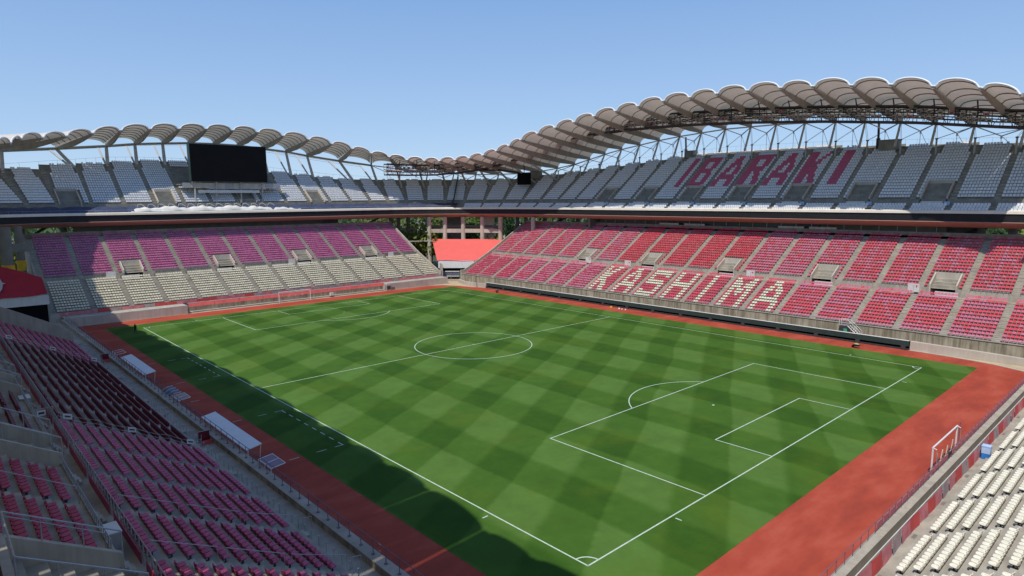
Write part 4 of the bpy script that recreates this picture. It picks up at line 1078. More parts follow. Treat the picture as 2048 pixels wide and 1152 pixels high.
# ------------------------------------------------------------------ technical area shelters (left)
def dugout(y0, y1, label, n):
    g = thing('dugout', label, 'dugout'); X0, X1 = -10.15, -9.0
    b = MB(); m_ = max(1, round((y1-y0)/3.8))
    for k in range(m_):
        a, c = y0+(y1-y0)*k/m_, y0+(y1-y0)*(k+1)/m_; v = []
        for z in (0, .06):
            v += [(X0-.15, a, 2.12+z), (X1, a, 2.36+z), (X1, c, 2.36+z), (X0-.15, c, 2.12+z)]
        b2 = MB(); b2.add(v, [(0, 3, 2, 1), (4, 5, 6, 7), (0, 1, 5, 4), (1, 2, 6, 5), (2, 3, 7, 6), (3, 0, 4, 7)]); b2.build('roof_sheet', M['white'], g)
    for y in np.linspace(y0+.08, y1-.08, n):
        b = MB(); b.box(X0-.03, X0+.03, y-.03, y+.03, 0, 2.12); b.build('post', M['white'], g)
    b = MB(); b.box(X0+.1, X0+.5, y0+.2, y1-.2, .38, .45); b.build('bench', SEATM['mauve2'] if False else M['offwhite'], g)
    for y in (y0, y1):
        b = MB(); b.path([(X1-.1, y, 2.33), (X1-.35, y, .02)], .025, 5); b.build('strut', M['white'], g)
dugout(60.3, 72.2, 'white roofed team bench shelter beside the track, the farther of two', 9)
dugout(28.2, 39.6, 'white roofed team bench shelter beside the track, the nearer of two', 8)
def frame_shelter(y0, y1, label, roofm):
    g = thing('frame_shelter', label, 'shelter'); X0, X1 = -10.25, -9.1; n = 3
    for y in np.linspace(y0, y1, n):
        b = MB(); b.path([(X0, y, 0), (X0, y, 2.1), (X1, y, 2.25)], .04, 5); b.build('frame', M['white'], g)
    for (x, z) in ((X0, 2.1), (X1, 2.25), (X0, .9)):
        b = MB(); b.tube((x, y0, z), (x, y1, z), .035, 5); b.build('bar', M['white'], g)
    if roofm:
        b = MB(); b.add([(X0, y0, 2.09), (X1, y0, 2.24), (X1, y1, 2.24), (X0, y1, 2.09)], [(0, 1, 2, 3)]); b.build('roof_sheet', M[roofm], g)
M['purple'] = mat('purple_tinted_sheet', (.22, .17, .24), .3, .05, 1, alpha=.75)
M['beige'] = mat('beige_sheet', (.3, .27, .24), .4, .05, 1, alpha=.8)
frame_shelter(74.6, 77.2, 'small open white frame shelter at the far end of the bench line', None)
frame_shelter(46.8, 49.0, 'small white frame shelter with beige roof beside the grey covered shelter', 'beige')
frame_shelter(23.3, 25.8, 'small white frame shelter with purple tinted roof, nearest the camera', 'purple')
g = thing('covered_shelter', 'curved shelter wrapped in dark grey cover with white ribs by the track', 'shelter')
def arc(y): return [(-10.6+.1, y, 1.0), (-10.5, y, 1.5), (-10.2, y, 1.95), (-9.8, y, 2.15), (-9.2, y, 2.2)]
b = MB(); b.grid([arc(y) for y in (49.6, 50.6, 51.7, 52.8)]); b.build('cover', M['greytarp'], g, None, True)
for y in (49.6, 50.66, 51.73, 52.8):
    b = MB(); b.path([(p[0], p[1], p[2]+.03) for p in arc(y)], .03, 4); b.build('rib', M['white'], g)
b = MB(); b.box(-10.4, -9.6, 49.7, 52.7, 0, .9); b.build('bench', M['darksteel'], g)
g = thing('rolled_cover', 'long teal canvas cover lying beside the track between shelters', 'cover')
b = MB(); P = []
for y in np.linspace(40.2, 46.4, 16):
    P.append([(-10.25, y, 0.02), (-10.2, y, .85+.05*math.sin(y*3)), (-9.8, y, 1.0+.05*math.sin(y*5)), (-9.35, y, .8), (-9.2, y, .02)])
b.grid(P); b.build('canvas', mat('slate_teal_canvas', (.14, .17, .16), .6, .3, 2), g, None, True)
b = MB(); b.add([(-10.22, 40.2, .1), (-10.3, 46.4, .1), (-10.3, 46.4, 1.0), (-10.22, 40.2, 1.0)], [(0, 1, 2, 3)]); b.build('side_flap', M['teal'], g)
for i, (y, lb) in enumerate(((34.1, 'red panel gate on the corridor by the nearer bench shelter'), (74.4, 'red panel gate on the corridor by the farther bench shelter'))):
    g = thing('corridor_gate', lb, 'gate')
    for q in (0, .9):
        b = MB(); b.box(-12.0, -11.05, y+q-.02, y+q+.02, 1.35, 2.3 if q else 1.75); b.build('gate_panel', M['banner_red'] if not q else SEATM['dred'], g)
    b = MB(); b.tube((-12.0, y, 1.3), (-12.0, y, 2.35), .03, 5); b.tube((-12.0, y+.9, 1.3), (-12.0, y+.9, 2.35), .03, 5); b.tube((-12, y+.9, 2.33), (-11.0, y+.9, 2.33), .03, 5); b.build('post', M['steel'], g)
# folding chairs by the wall
for y, lb in ((26.6, 'small pink folding chair between the near bench shelter and the purple roofed frame'), (22.3, 'small pink folding chair beyond the purple roofed frame')):
    g = thing('folding_chair', lb, 'chair', (-10.0, y, 0)); g.rotation_euler = (0, 0, .4)
    b = MB(); b.box(-.2, .2, -.2, .2, .42, .46); b.build('seat', SEATM['rose'], g)
    b = MB(); b.box(-.22, -.18, -.2, .2, .5, .8); b.build('backrest', SEATM['rose'], g)
    b = MB(); [b.tube((sx*.2, sy*.2, .42), (-sx*.2, sy*.2, 0), .014, 4) for sx in (-1, 1) for sy in (-1, 1)]; b.build('legs' if False else 'leg_frame', M['white'], g)
# white cabinets, barrier, rope signs on the left stand
for (x, y, lb) in ((-23.3, 9.6, 'grey white cabinet on the gangway rail near the lower left corner'), (-23.6, 38.2, 'grey white cabinet on the gangway rail at the left edge')):
    g = thing('cabinet', lb, 'cabinet', (x, y, 6.22))
    b = MB(); b.box(-.32, .32, -.6, .6, 0, 1.15); b.build('body', M['steel'], g); b = MB(); b.box(-.36, .36, -.64, .64, 1.15, 1.2); b.build('lid', M['offwhite'], g)
g = thing('steel_barrier', 'cream steel barrier with a white notice across the left gangway', 'barrier')
b = MB(); x0, x1, y = -23.9, -22.3, 34.2
b.path([(x0, y, 6.25), (x0, y, 7.25), (x1, y, 7.25), (x1, y, 6.25)], .03, 5, 0); b.tube((x0, y, 6.4), (x1, y, 6.4), .025, 5)
for t in (.2, .4, .6, .8): b.tube((x0+(x1-x0)*t, y, 6.4), (x0+(x1-x0)*t, y, 7.25), .018, 4)
b.build('frame', mat('cream_paint', (.5, .46, .3), .5), g); b = MB(); b.box(-23.3, -22.75, y-.05, y-.03, 6.7, 7.15); b.build('notice', M['white'], g); b = MB(); b.box(-23.2, -22.85, y-.06, y-.052, 6.85, 7.0); b.build('print', M['darksteel'], g)
for ya, lb in ((32.4, 'rope barrier with white notices across the seats, nearer end of the dark red rows'), (71.6, 'rope barrier with white notices across the seats, far end of the dark red rows')):
    g = thing('rope_barrier', lb, 'barrier')
    pts = [LS.pt(d, ya, 2.95+0.412*d/0.81) for d in np.linspace(-.4, 9.3, 13)]
    pts = [(p[0], p[1], p[2]-.12*(k % 3 != 0)) for k, p in enumerate(pts)]
    b = MB(); b.path(pts, .012, 3); b.path([(p[0], p[1], p[2]-.3) for p in pts], .012, 3); b.build('rope', M['white'], g)
    for d in (.4, 4.6, 8.7):
        p = LS.pt(d, ya, 2.75+0.412*d/0.81); b = MB(); b.obox((p[0], p[1], p[2]), (.28, 0, -.1), (0, .02, 0), (0, 0, .2)); nn_ = b.build('notice', M['white'], g)
        b = MB(); b.obox((p[0], p[1]-.024, p[2]), (.18, 0, -.064), (0, .004, 0), (0, 0, .06)); b.build('print', M['darksteel'], nn_)
# blue crate stack on the near stand fence
g = thing('plastic_bin', 'blue plastic bin with light blue top beside the banner fence', 'bin', (33.2, -13.75, 1.55))
b = MB(); b.box(-.27, .27, -.27, .27, 0, .5); b.build('body', M['blue'], g); b = MB(); b.box(-.29, .29, -.29, .29, .5, 1.05); b.build('upper_body', M['ltblue'], g); b = MB(); b.obox((0, 0, 1.09), (.31, 0, 0), (0, .31, 0), (0, 0, .04)); b.build('lid', M['ltblue'], g)
for k in range(3):
    b = MB(); b.box(-.2, .2, .272, .28, .6+.14*k, .68+.14*k); b.build('slot', M['darksteel'], g)
g = thing('marker_pole', 'thin purple pole standing behind the near goal', 'pole'); b = MB(); b.tube((39.2, -10.6, 0), (39.3, -10.6, 2.3), .04, 6); b.build('pole', M['railpink'], g)
# sign boards with red marks on the gangways
def sign_board(x, y, z, face, lb):
    g = thing('sign_board', lb, 'sign', (x, y, z)); g.rotation_euler = (0, 0, {'x': 0, 'y': math.pi/2*-1}[face])
    b = MB(); b.box(-.03, .03, -.85, .85, 0, 1.35); b.build('panel', M['offwhite'], g)
    b = MB(); b.box(-.036, -.031, -.02, .02, .1, 1.05); b.box(-.036, -.031, -.7, .1, 1.0, 1.03); b.build('seam', M['steel'], g)
    b = MB(); b.tube((-.045, -.45, 1.0), (-.032, -.45, 1.0), .13, 10); b.box(-.04, -.032, -.5, -.4, .72, .86); b.build('emblem', M['signred'], g)
    b = MB(); b.tube((0, -.7, -.6), (0, -.7, 0), .03, 4); b.tube((0, .7, -.6), (0, .7, 0), .03, 4); b.build('post', M['steel'], g)
for y, w_ in ((78.2, 'nearest the far corner'), (66.3, 'above the letter K'), (36.4, 'above the letter M'), (8.0, 'near the right edge')):
    sign_board(91.6, y, 7.0, 'x', 'grey white sign board with red emblem on the right gangway, '+w_)
for x, w_ in ((0.2, 'leftmost'), (38.9, 'below the middle vomitory'), (67.3, 'nearest the corner')):
    sign_board(x, 128.7, 6.95, 'y', 'grey white sign board on the far end gangway, '+w_)
# ------------------------------------------------------------------ far corner: gate, wall, coral tarpaulin, frame
def polybox(name, pts, dz, m, parent=None, kind=None):
    b = MB(); n = len(pts); v = list(pts)+[(x, y, z+dz) for x, y, z in pts]
    b.add(v, [tuple(range(n-1, -1, -1)), tuple(range(n, 2*n))]+[(i, (i+1) % n, n+(i+1) % n, n+i) for i in range(n)]); return b.build(name, M[m], parent, kind)
def cloth(name, A, B, Cc, D, m, label, n=22, amp=.12):
    A, B, Cc, D = map(np.array, (A, B, Cc, D)); P = []
    for i in range(n+1):
        t = i/n; row = []
        for j in range(n+1):
            s = j/n; p = A*(1-t)*(1-s)+B*t*(1-s)+Cc*t*s+D*(1-t)*s
            p = p+np.array([0, 0, amp*(math.sin(7*t+3*s)*.5+math.sin(13*s+5*t)*.3+random.uniform(-.12, .12))]); row.append(p)
        P.append(row)
    b = MB(); b.grid(P); o = b.build(name, M[m], None, None, True); return tag(o, label, 'tarpaulin')
cloth('coral_tarpaulin', (79.0, 123.3, 5.5), (86.7, 115.9, 5.4), (104.0, 116.0, 10.6), (87.0, 136.6, 10.7), 'redtarp', 'bright coral red tarpaulin covering the corner seats between the two far stands')
g = thing('corner_wall', 'white wall with a dark opening above the steel gate in the far corner', 'wall')
for k in range(3):
    A = np.array([79.3, 123.2]); B = np.array([86.6, 116.1]); p, q = A+(B-A)*k/3, A+(B-A)*(k+1)/3; d = (B-A)/np.linalg.norm(B-A)*.008
    polybox('wall_panel', [(p[0]+d[0], p[1]+d[1], 3.35), (q[0]-d[0], q[1]-d[1], 3.35), (q[0]+.2, q[1]+.2, 3.35), (p[0]+.2, p[1]+.2, 3.35)], 2.1, 'white', g)
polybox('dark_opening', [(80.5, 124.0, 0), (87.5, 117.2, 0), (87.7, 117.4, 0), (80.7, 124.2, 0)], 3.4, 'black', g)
polybox('side_wall', [(77.0, 118.5, 0), (77.3, 118.4, 0), (80.7, 123.8, 0), (80.3, 124.1, 0)], 5.0, 'pale', g)
g = thing('steel_gate', 'double steel mesh gate closing the tunnel in the far corner', 'gate')
A = np.array([78.3, 119.9]); B = np.array([81.6, 116.5])
for k in range(2):
    p, q = A+(B-A)*k/2, A+(B-A)*(k+1)/2; b = MB(); b.path([(p[0], p[1], .1), (p[0], p[1], 2.75), (q[0], q[1], 2.75), (q[0], q[1], .1), (p[0], p[1], .1)], .05, 5); b.tube((p[0], p[1], 1.4), (q[0], q[1], 1.4), .045, 5)
    lf = b.build('gate_leaf', M['steel'], g); b = MB()
    for t in np.linspace(.06, .94, 12): r = p+(q-p)*t; b.tube((r[0], r[1], .1), (r[0], r[1], 2.7), .012, 3)
    b.build('mesh_bar', M['steel'], lf)
    polybox('infill_sheet', [(p[0]+.1, p[1]+.1, 1.45), (q[0]+.1, q[1]+.1, 1.45), (q[0]+.12, q[1]+.12, 1.45), (p[0]+.12, p[1]+.12, 1.45)], 1.2, 'greytarp', lf)
g = thing('corner_frame', 'open concrete frame of round columns and beams carrying the rim in the far corner', 'frame')
CP = [(86.55, 137.31), (90.34, 134.4), (94.23, 130.37), (97.7, 125.43), (100.35, 120.17), (103.42, 109.32)]
for x, y in CP:
    b = MB(); b.tube((x, y, 0), (x, y, 17.4), .66, 18); b.build('column', M['pale'], g, None, False)
for (x0, y0), (x1, y1) in zip(CP[:-2], CP[1:-1]):
    for z, h, m_, o in ((12.55, 1.15, 'pale', 0), (13.95, .75, 'darkcon', 3.2)):
        d = np.array([x1-x0, y1-y0]); L = np.linalg.norm(d); nn = np.array([d[1], -d[0]])/L*-1
        nn = nn if nn @ np.array([x0-60, y0-90]) > 0 else -nn
        b = MB(); c = np.array([(x0+x1)/2, (y0+y1)/2])+nn*o; b.obox((c[0], c[1], z+h/2), (d[0]/2*(.84 if o == 0 else 1.1), d[1]/2*(.84 if o == 0 else 1.1), 0), (nn[0]*.25, nn[1]*.25, 0), (0, 0, h/2)); b.build('beam', M[m_], g)
polybox('wall_panel', [(99.4, 128.6, 0), (101.6, 124.4, 0), (101.8, 124.5, 0), (99.6, 128.7, 0)], 17.2, 'pale', g)
polybox('dark_panel', [(93.3, 138.4, 0), (97.6, 134.2, 0), (97.8, 134.4, 0), (93.5, 138.6, 0)], 17.2, 'darkcon', g)
polybox('floor_slab', [(80, 141, 9.9), (86, 137, 9.9), (100, 120.5, 9.9), (104, 121, 9.9), (95, 140, 9.9), (84, 146, 9.9)], .3, 'concrete', g)
BC = [(79.5, 147.5), (82.0, 147.2), (85.0, 146.3), (90.84, 143.2), (102.66, 131.24), (108, 120.8), (108.9, 118), (110.4, 111.3), (111, 105.5), (111.3, 99)]
for i, (x, y) in enumerate(BC):
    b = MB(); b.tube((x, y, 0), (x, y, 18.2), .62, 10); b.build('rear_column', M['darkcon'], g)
b = MB(); b.box(104.5, 112, 88.8, 89.4, 0, 18); b.build('cross_wall', M['darkcon'], g)
b = MB(); b.tube((110.6, 109, 15.2), (109, 98, 18.2), .25, 6); b.tube((78, 148, 18), (70, 148, 15), .25, 6); b.build('brace', M['darksteel'], g)
b = MB(); b.box(72, 88, 146.7, 147.1, 12.7, 14.0); b.box(107.5, 108.1, 96, 122, 13.0, 14.3); b.build('parapet', M['concrete'], g)
# supports behind the stands, seen through the gap under the soffit
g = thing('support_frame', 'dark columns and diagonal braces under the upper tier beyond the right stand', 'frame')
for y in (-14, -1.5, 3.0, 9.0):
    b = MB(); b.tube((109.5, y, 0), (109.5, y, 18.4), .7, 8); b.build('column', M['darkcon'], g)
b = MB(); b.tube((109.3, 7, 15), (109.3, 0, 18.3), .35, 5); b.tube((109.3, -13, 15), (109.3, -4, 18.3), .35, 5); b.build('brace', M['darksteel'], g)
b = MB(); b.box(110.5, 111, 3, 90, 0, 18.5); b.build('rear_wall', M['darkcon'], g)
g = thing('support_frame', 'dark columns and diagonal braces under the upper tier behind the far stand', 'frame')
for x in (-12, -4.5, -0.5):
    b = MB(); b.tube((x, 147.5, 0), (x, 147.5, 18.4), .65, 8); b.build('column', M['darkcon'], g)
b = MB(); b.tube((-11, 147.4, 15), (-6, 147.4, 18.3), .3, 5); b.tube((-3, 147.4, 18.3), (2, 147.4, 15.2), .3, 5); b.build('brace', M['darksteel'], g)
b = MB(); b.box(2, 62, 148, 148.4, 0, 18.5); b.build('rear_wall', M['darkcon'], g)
# ------------------------------------------------------------------ far left corner
g = thing('corner_wall', 'grey white wall under the crimson tarpaulin in the far left corner', 'wall')
for k in range(4):
    x0 = -20+2.0*k; b = MB(); b.box(x0+.008, x0+1.992, 117.0, 117.25, 4.35, 6.05); b.build('wall_panel', M['offwhite'], g)
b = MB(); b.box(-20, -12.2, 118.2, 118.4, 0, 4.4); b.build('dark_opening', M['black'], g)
A_, B_, C_, D_ = (-21.5, 116.7, 5.85), (-12.2, 116.8, 6.3), (-12.6, 118.6, 9.2), (-20.5, 125.5, 12.2)
cloth('crimson_tarpaulin', A_, B_, C_, D_, 'crimson', 'dark crimson tarpaulin with a pale emblem at the left edge of the far stand', 18, .16)
def on_tarp(t, s, dz=.28):
    p = np.array(A_)*(1-t)*(1-s)+np.array(B_)*t*(1-s)+np.array(C_)*t*s+np.array(D_)*(1-t)*s; return p+np.array([0, -dz*.7, dz])
b = MB(); P = []
for k in range(19):
    a = -1.25+2.5*k/18; wd = .055-.012*abs(a); P.append([on_tarp(.14+(.17-wd)*math.cos(a), .38+(.27-wd)*math.sin(a)), on_tarp(.14+(.17+wd*.4)*math.cos(a), .38+(.27+wd)*math.sin(a))])
b.grid(P, flip=True); b.add([on_tarp(.29, .36), on_tarp(.38, .43), on_tarp(.29, .46)], [(0, 1, 2)]); b.add([on_tarp(.04, .36), on_tarp(.28, .34), on_tarp(.28, .46), on_tarp(.05, .42)], [(0, 1, 2, 3)], 1)
tag(b.build('tarpaulin_emblem', [M['emblem'], SEATM['dred']]), 'pale crescent and arrow emblem lying on the crimson tarpaulin', 'emblem')
for (x, y, r, z0, z1, lb) in ((-16.4, 128, .95, 8.3, 11.0, 'thick column with yellow padding, the left one beyond the crimson tarpaulin'), (-13.8, 134, .68, 9.3, 11.3, 'thinner column with yellow padding, right one beyond the crimson tarpaulin')):
    g = thing('padded_column', lb, 'column', (x, y, 0)); b = MB(); b.tube((0, 0, 0), (0, 0, 18), r, 14); b.build('shaft', M['darkcon'], g); b = MB(); b.tube((0, 0, z0), (0, 0, z1), r+.08, 14); b.build('padding', M['yellow'], g)
g = thing('corner_frame', 'dark cross beams between columns beyond the crimson tarpaulin', 'frame')
b = MB(); b.box(-24, -12.5, 127.6, 128.4, 13.4, 14.9); b.box(-22, -12, 134, 134.6, 13.2, 14.4); b.build('beam', M['darkcon'], g)
b = MB(); b.tube((-15.4, 138, 6.2), (-13.6, 138, 9.2), .22, 5); b.tube((-14.2, 138, 5.9), (-12.6, 138, 8.6), .2, 5); b.build('escalator_rail', M['offwhite'], g)
b = MB(); b.box(-30, -12, 126, 140, 5.9, 6.2); b.build('slab', M['darkcon'], g)
# ------------------------------------------------------------------ stair on the right stand front
g = thing('metal_stair', 'small steel stair with railings leading down from the right stand', 'stair')
for k in range(7):
    b = MB(); b.box(80.4, 81.3, 12.0+.27*k, 12.24+.27*k, .35+.24*k, .4+.24*k); b.build('step', M['steel'], g)
b = MB(); b.box(80.4, 81.3, 13.85, 15.2, 1.95, 2.05); b.build('landing', M['steel'], g)
for x in (80.4, 81.3):
    b = MB(); b.path([(x, 12.0, .35), (x, 12.0, 1.25), (x, 13.9, 2.95), (x, 15.2, 2.95), (x, 15.2, 2.0)], .035, 5); b.tube((x, 12.9, 1.2), (x, 12.9, 2.1), .02, 4); b.tube((x, 12.0, .3), (x, 13.9, 1.95), .06, 4); b.build('handrail', M['white'], g)
b = MB(); b.box(80.42, 80.46, 13.9, 15.2, .05, 1.9); b.build('side_panel', M['darksteel'], g); b = MB(); b.box(80.38, 80.41, 13.95, 14.5, .9, 1.5); b.build('sign', M['signgreen'], g)
# air units, bins, poles
g = thing('air_unit', 'grey machine boxes beside the track at the far end recess', 'machine', (57.9, 115.3, 0)); 
b = MB(); b.box(-.8, .5, -.5, .5, .1, 1.3); b.build('body', M['steel'], g); b = MB(); b.box(.55, 1.6, -.4, .4, 0, .7); b.build('side_box', M['darkcon'], g); b = MB(); b.box(-.6, .3, -.52, -.505, .3, 1.1); b.build('grille', M['darksteel'], g)
g = thing('bin', 'small grey box on the kerb right of the far goal', 'box', (42.2, 115.2, 0)); b = MB(); b.box(-.4, .4, -.3, .3, .3, 1.0); b.build('body', M['offwhite'], g); b = MB(); b.box(-.35, .35, -.25, .25, 0, .3); b.build('base', M['darksteel'], g)
g = thing('pole', 'slim dark pole with small fittings by the far corner low wall', 'pole', (76.9, 103.4, 0)); b = MB(); b.tube((0, 0, 0), (0, 0, 3.2), .04, 5); b.build('shaft', M['darksteel'], g); b = MB(); b.tube((0, 0, .9), (-.3, -.5, 1.1), .03, 4); b.tube((-.3, -.5, 1.1), (-.45, -.4, .2), .03, 4); b.build('arm', M['darksteel'], g)
def wheelbarrow(x, y, rz, lb, load):
    g = thing('wheelbarrow', lb, 'wheelbarrow', (x, y, 0)); g.rotation_euler = (0, 0, rz)
    b = MB(); t = [(-.45, -.3, .62), (.45, -.3, .62), (.45, .3, .62), (-.45, .3, .62), (-.3, -.18, .32), (.25, -.18, .32), (.25, .18, .32), (-.3, .18, .32)]
    b.add(t, [(0, 1, 5, 4), (1, 2, 6, 5), (2, 3, 7, 6), (3, 0, 4, 7), (4, 5, 6, 7)]); b.build('tray', M['darksteel'], g)
    if load:
        b = MB(); b.add([(-.38, -.24, .62), (.38, -.24, .62), (.38, .24, .62), (-.38, .24, .62), (0, 0, .82)], [(0, 1, 4), (1, 2, 4), (2, 3, 4), (3, 0, 4)]); b.build('load', mat('sand_load', (.4, .33, .12), .9), g)
    b = MB(); b.tube((.52, -.06, .2), (.52, .06, .2), .2, 12); b.build('wheel', M['black'], g)
    for s in (-1, 1):
        b = MB(); b.path([(.52, s*.1, .2), (0, s*.22, .3), (-1.0, s*.28, .66)], .025, 5); b.tube((-.3, s*.2, .32), (-.42, s*.2, 0), .022, 4); b.build('handle', M['darksteel'], g)
wheelbarrow(73.9, 10.2, 1.4, 'loaded dark wheelbarrow on the track near the right corner flag area', True)
wheelbarrow(73.9, 92.0, 1.2, 'empty dark wheelbarrow on the track near the far corner', False)
for i, (x, y, c, s, lb) in enumerate(((76.4, 58.9, 'yellow', .32, 'yellow bag on the track edge by the dark board'), (76.5, 56.9, 'white', .22, 'white bag on the track edge, left of two more'), (76.4, 56.1, 'white', .16, 'small white bag on the track edge, between two others'), (76.5, 55.3, 'white', .18, 'white bag on the track edge, rightmost of its row'))):
    b = MB(); n = 8; R = [[(s*r*math.cos(2*math.pi*k/n), s*.8*r*math.sin(2*math.pi*k/n), z*s) for k in range(n+1)] for r, z in ((1, 0), (1.1, .4), (.8, .9), (.25, 1.15))]
    b.grid(R, flip=True); o = b.build('bag', M[c], None, None, True); o.location = (x, y, 0); tag(o, lb, 'bag')
# booths and the hanging camera box
def booth(u, o_off, w, h, lb, pole=True):
    i = int(math.floor(u))+KC; P, n = rim_u(u, otop(i)-1.4+o_off); t = np.array([-n[1], n[0]]); z = ztop(i)-.9
    g = thing('camera_booth', lb, 'booth'); b = MB(); b.obox((P[0], P[1], z+h/2), (t[0]*w/2, t[1]*w/2, 0), (n[0]*.8, n[1]*.8, 0), (0, 0, h/2)); b.build('body', M['floor_up'], g)
    b = MB(); b.obox((P[0], P[1], z+h+.03), (t[0]*(w/2+.1), t[1]*(w/2+.1), 0), (n[0]*.9, n[1]*.9, 0), (0, 0, .04)); b.build('lid', M['darkcon'], g)
    if pole:
        q = P+t*(w/2+.35); b = MB(); b.tube((q[0], q[1], z-.5), (q[0], q[1], z+h+.5), .4, 8); b.tube((q[0], q[1], z+h+.3), (q[0]-n[0]*.3, q[1]-n[1]*.3, z+h+3.6), .24, 8); b.build('duct', M['darksteel'], g)
booth(-5.2, 0, 2.6, 1.7, 'grey booth and black duct at the top of the seats left of the red lettering')
booth(-12.6, 0, 3.6, 2.0, 'green grey booth and black duct at the top of the seats right of the lettering')
booth(2.1, 0, 3.4, 2.3, 'grey booth at the top of the far corner seats', False)
P, n = rim_u(2.2, 7.5); g = thing('hanging_box', 'black box hanging on a curved arm below the light truss in the corner', 'box')
b = MB(); b.obox((P[0], P[1], 28.6), (.3, 1.9, 0), (1.2, -.1, 0), (0, 0, 1.75)); b.build('body', M['black'], g)
b = MB(); A2, _ = rim_u(4.3, 1.5); b.path([(A2[0], A2[1], 31.2), ((A2[0]+P[0])/2, (A2[1]+P[1])/2, 31.2), (P[0], P[1], 30.2)], .3, 6); b.tube((P[0], P[1], 30), (P[0], P[1], 32.5), .12, 5); b.build('arm', M['darksteel'], g)
# ------------------------------------------------------------------ person
me = bpy.data.meshes.new('person'); sk = bpy.data.objects.new('person', me); C.objects.link(sk)
J = {'pel': (0, 0, .95), 'ab': (0, 0, 1.12), 'ch': (0, .01, 1.34), 'nk': (0, 0, 1.48), 'hd': (0, .015, 1.58), 'ht': (0, .02, 1.7),
     'lh': (.09, 0, .9), 'lk': (.11, .05, .5), 'la': (.12, -.06, .09), 'lt': (.12, .1, .04), 'rh': (-.09, 0, .9), 'rk': (-.1, .12, .5), 'ra': (-.1, .14, .09), 'rt': (-.1, .3, .04),
     'ls': (.18, 0, 1.4), 'le': (.24, -.03, 1.13), 'lw': (.25, .08, .9), 'rs': (-.18, 0, 1.4), 're': (-.25, -.04, 1.13), 'rw': (-.26, .06, .9)}
K_ = list(J); E_ = [('pel', 'ab'), ('ab', 'ch'), ('ch', 'nk'), ('nk', 'hd'), ('hd', 'ht'), ('pel', 'lh'), ('lh', 'lk'), ('lk', 'la'), ('la', 'lt'), ('pel', 'rh'), ('rh', 'rk'), ('rk', 'ra'), ('ra', 'rt'), ('ch', 'ls'), ('ls', 'le'), ('le', 'lw'), ('ch', 'rs'), ('rs', 're'), ('re', 'rw')]
me.from_pydata([J[k] for k in K_], [(K_.index(a), K_.index(b_)) for a, b_ in E_], [])
mdl = sk.modifiers.new('skin', 'SKIN'); me.skin_vertices.new() if hasattr(me.skin_vertices, 'new') and not me.skin_vertices else None
RD = dict(pel=.14, ab=.13, ch=.15, nk=.06, hd=.09, ht=.075, lh=.095, lk=.062, la=.04, lt=.035, rh=.095, rk=.062, ra=.04, rt=.035, ls=.065, le=.045, lw=.032, rs=.065, re=.045, rw=.032)
if me.skin_vertices:
    for k, v in zip(K_, me.skin_vertices[0].data): v.radius = (RD[k], RD[k]*.8); v.use_root = (k == 'pel')
sk.modifiers.new('sub', 'SUBSURF').levels = 1
me.materials.append(M['clothes']); sk.location = (-2.3, 100.3, 0.01); sk.rotation_euler = (0, 0, .5)
tag(sk, 'person in black clothes walking on the grass by the far left corner', 'person')
b = MB()
for k, (x, y) in enumerate(((.25, .08), (-.26, .06))):
    b.obox((x, y+.02, .84), (.035, 0, 0), (0, .03, 0), (0, 0, .05))
    for f in range(4): b.tube((x-.03+.02*f, y+.02, .79), (x-.03+.02*f, y+.04, .72+.01*(f % 2)), .009, 4)
    b.tube((x, y+.05, .83), (x, y+.09, .78), .01, 4)
b.build('hand', M['skin'], sk); b = MB(); b.obox((0, .1, 1.6), (.055, 0, 0), (0, .02, 0), (0, 0, .07)); b.obox((0, .125, 1.6), (.012, 0, 0), (0, .015, 0), (0, 0, .02)); b.build('face', M['skin'], sk)
# ------------------------------------------------------------------ trees and houses beyond
def crown_mesh(seed, col, n=900):
    r = np.random.default_rng(seed); L = []
    lobes = [(r.normal(0, .34, 3)*np.array([1, 1, .55])+np.array([0, 0, .62]), r.uniform(.32, .55)) for _ in range(8)]
    V = []; F = []
    for c, R in lobes:
        for _ in range(n//8):
            d = r.normal(size=3); d /= np.linalg.norm(d); p = c+d*R*r.uniform(.7, 1.03)*np.array([1, 1, .8])
            if p[2] < .12: continue
            s = r.uniform(.035, .08); a = r.normal(size=3); a /= np.linalg.norm(a); a = a*.6+np.cross(d, a)*.8; a /= np.linalg.norm(a); q = np.cross(d+r.normal(size=3)*.5, a); q /= np.linalg.norm(q)
            k = len(V); V += [p-a*s, p+q*s*.8, p+a*s, p-q*s*.8]; F.append((k, k+1, k+2, k+3))
    b = MB(); b.add(V, F); return b.mesh('crown', [M[col]])
cm = [crown_mesh(1, 'leafA'), crown_mesh(2, 'leafB'), crown_mesh(3, 'leafC'), crown_mesh(4, 'leafA'), crown_mesh(5, 'leafB')]
tk = MB(); tk.tube((0, 0, 0), (.03, 0, .5), .045, 7, r1=.03); tk.tube((.03, 0, .4), (.3, .1, .75), .022, 5, r1=.01); tk.tube((.03, 0, .42), (-.25, .12, .8), .022, 5, r1=.01); tk.tube((.02, 0, .45), (0, -.25, .8), .02, 5, r1=.01); tkm = tk.mesh('trunk', [M['bark']])
KIND = ['mid green leafy tree', 'dark green dense tree', 'yellow green bushy tree', 'mid green broad tree', 'dark green broad tree']
def tree(x, y, h, w, k, lb):
    t = thing('tree', lb, 'tree', (x, y, 0), 'trees beyond the stadium'); t.rotation_euler = (0, 0, random.uniform(0, 6.28))
    c = link('crown', cm[k], t); c.scale = (w, w, h*.72); c.location = (0, 0, h*.22); q = link('trunk', tkm, t); q.scale = (h*.8, h*.8, h*.8)
TL = [(10, 205, 'left edge gap'), (-6, 224, 'left edge gap'), (2, 245, 'left edge gap'), (18, 232, 'left edge gap'), (-12, 196, 'left edge gap'), (30, 240, 'left edge gap')]
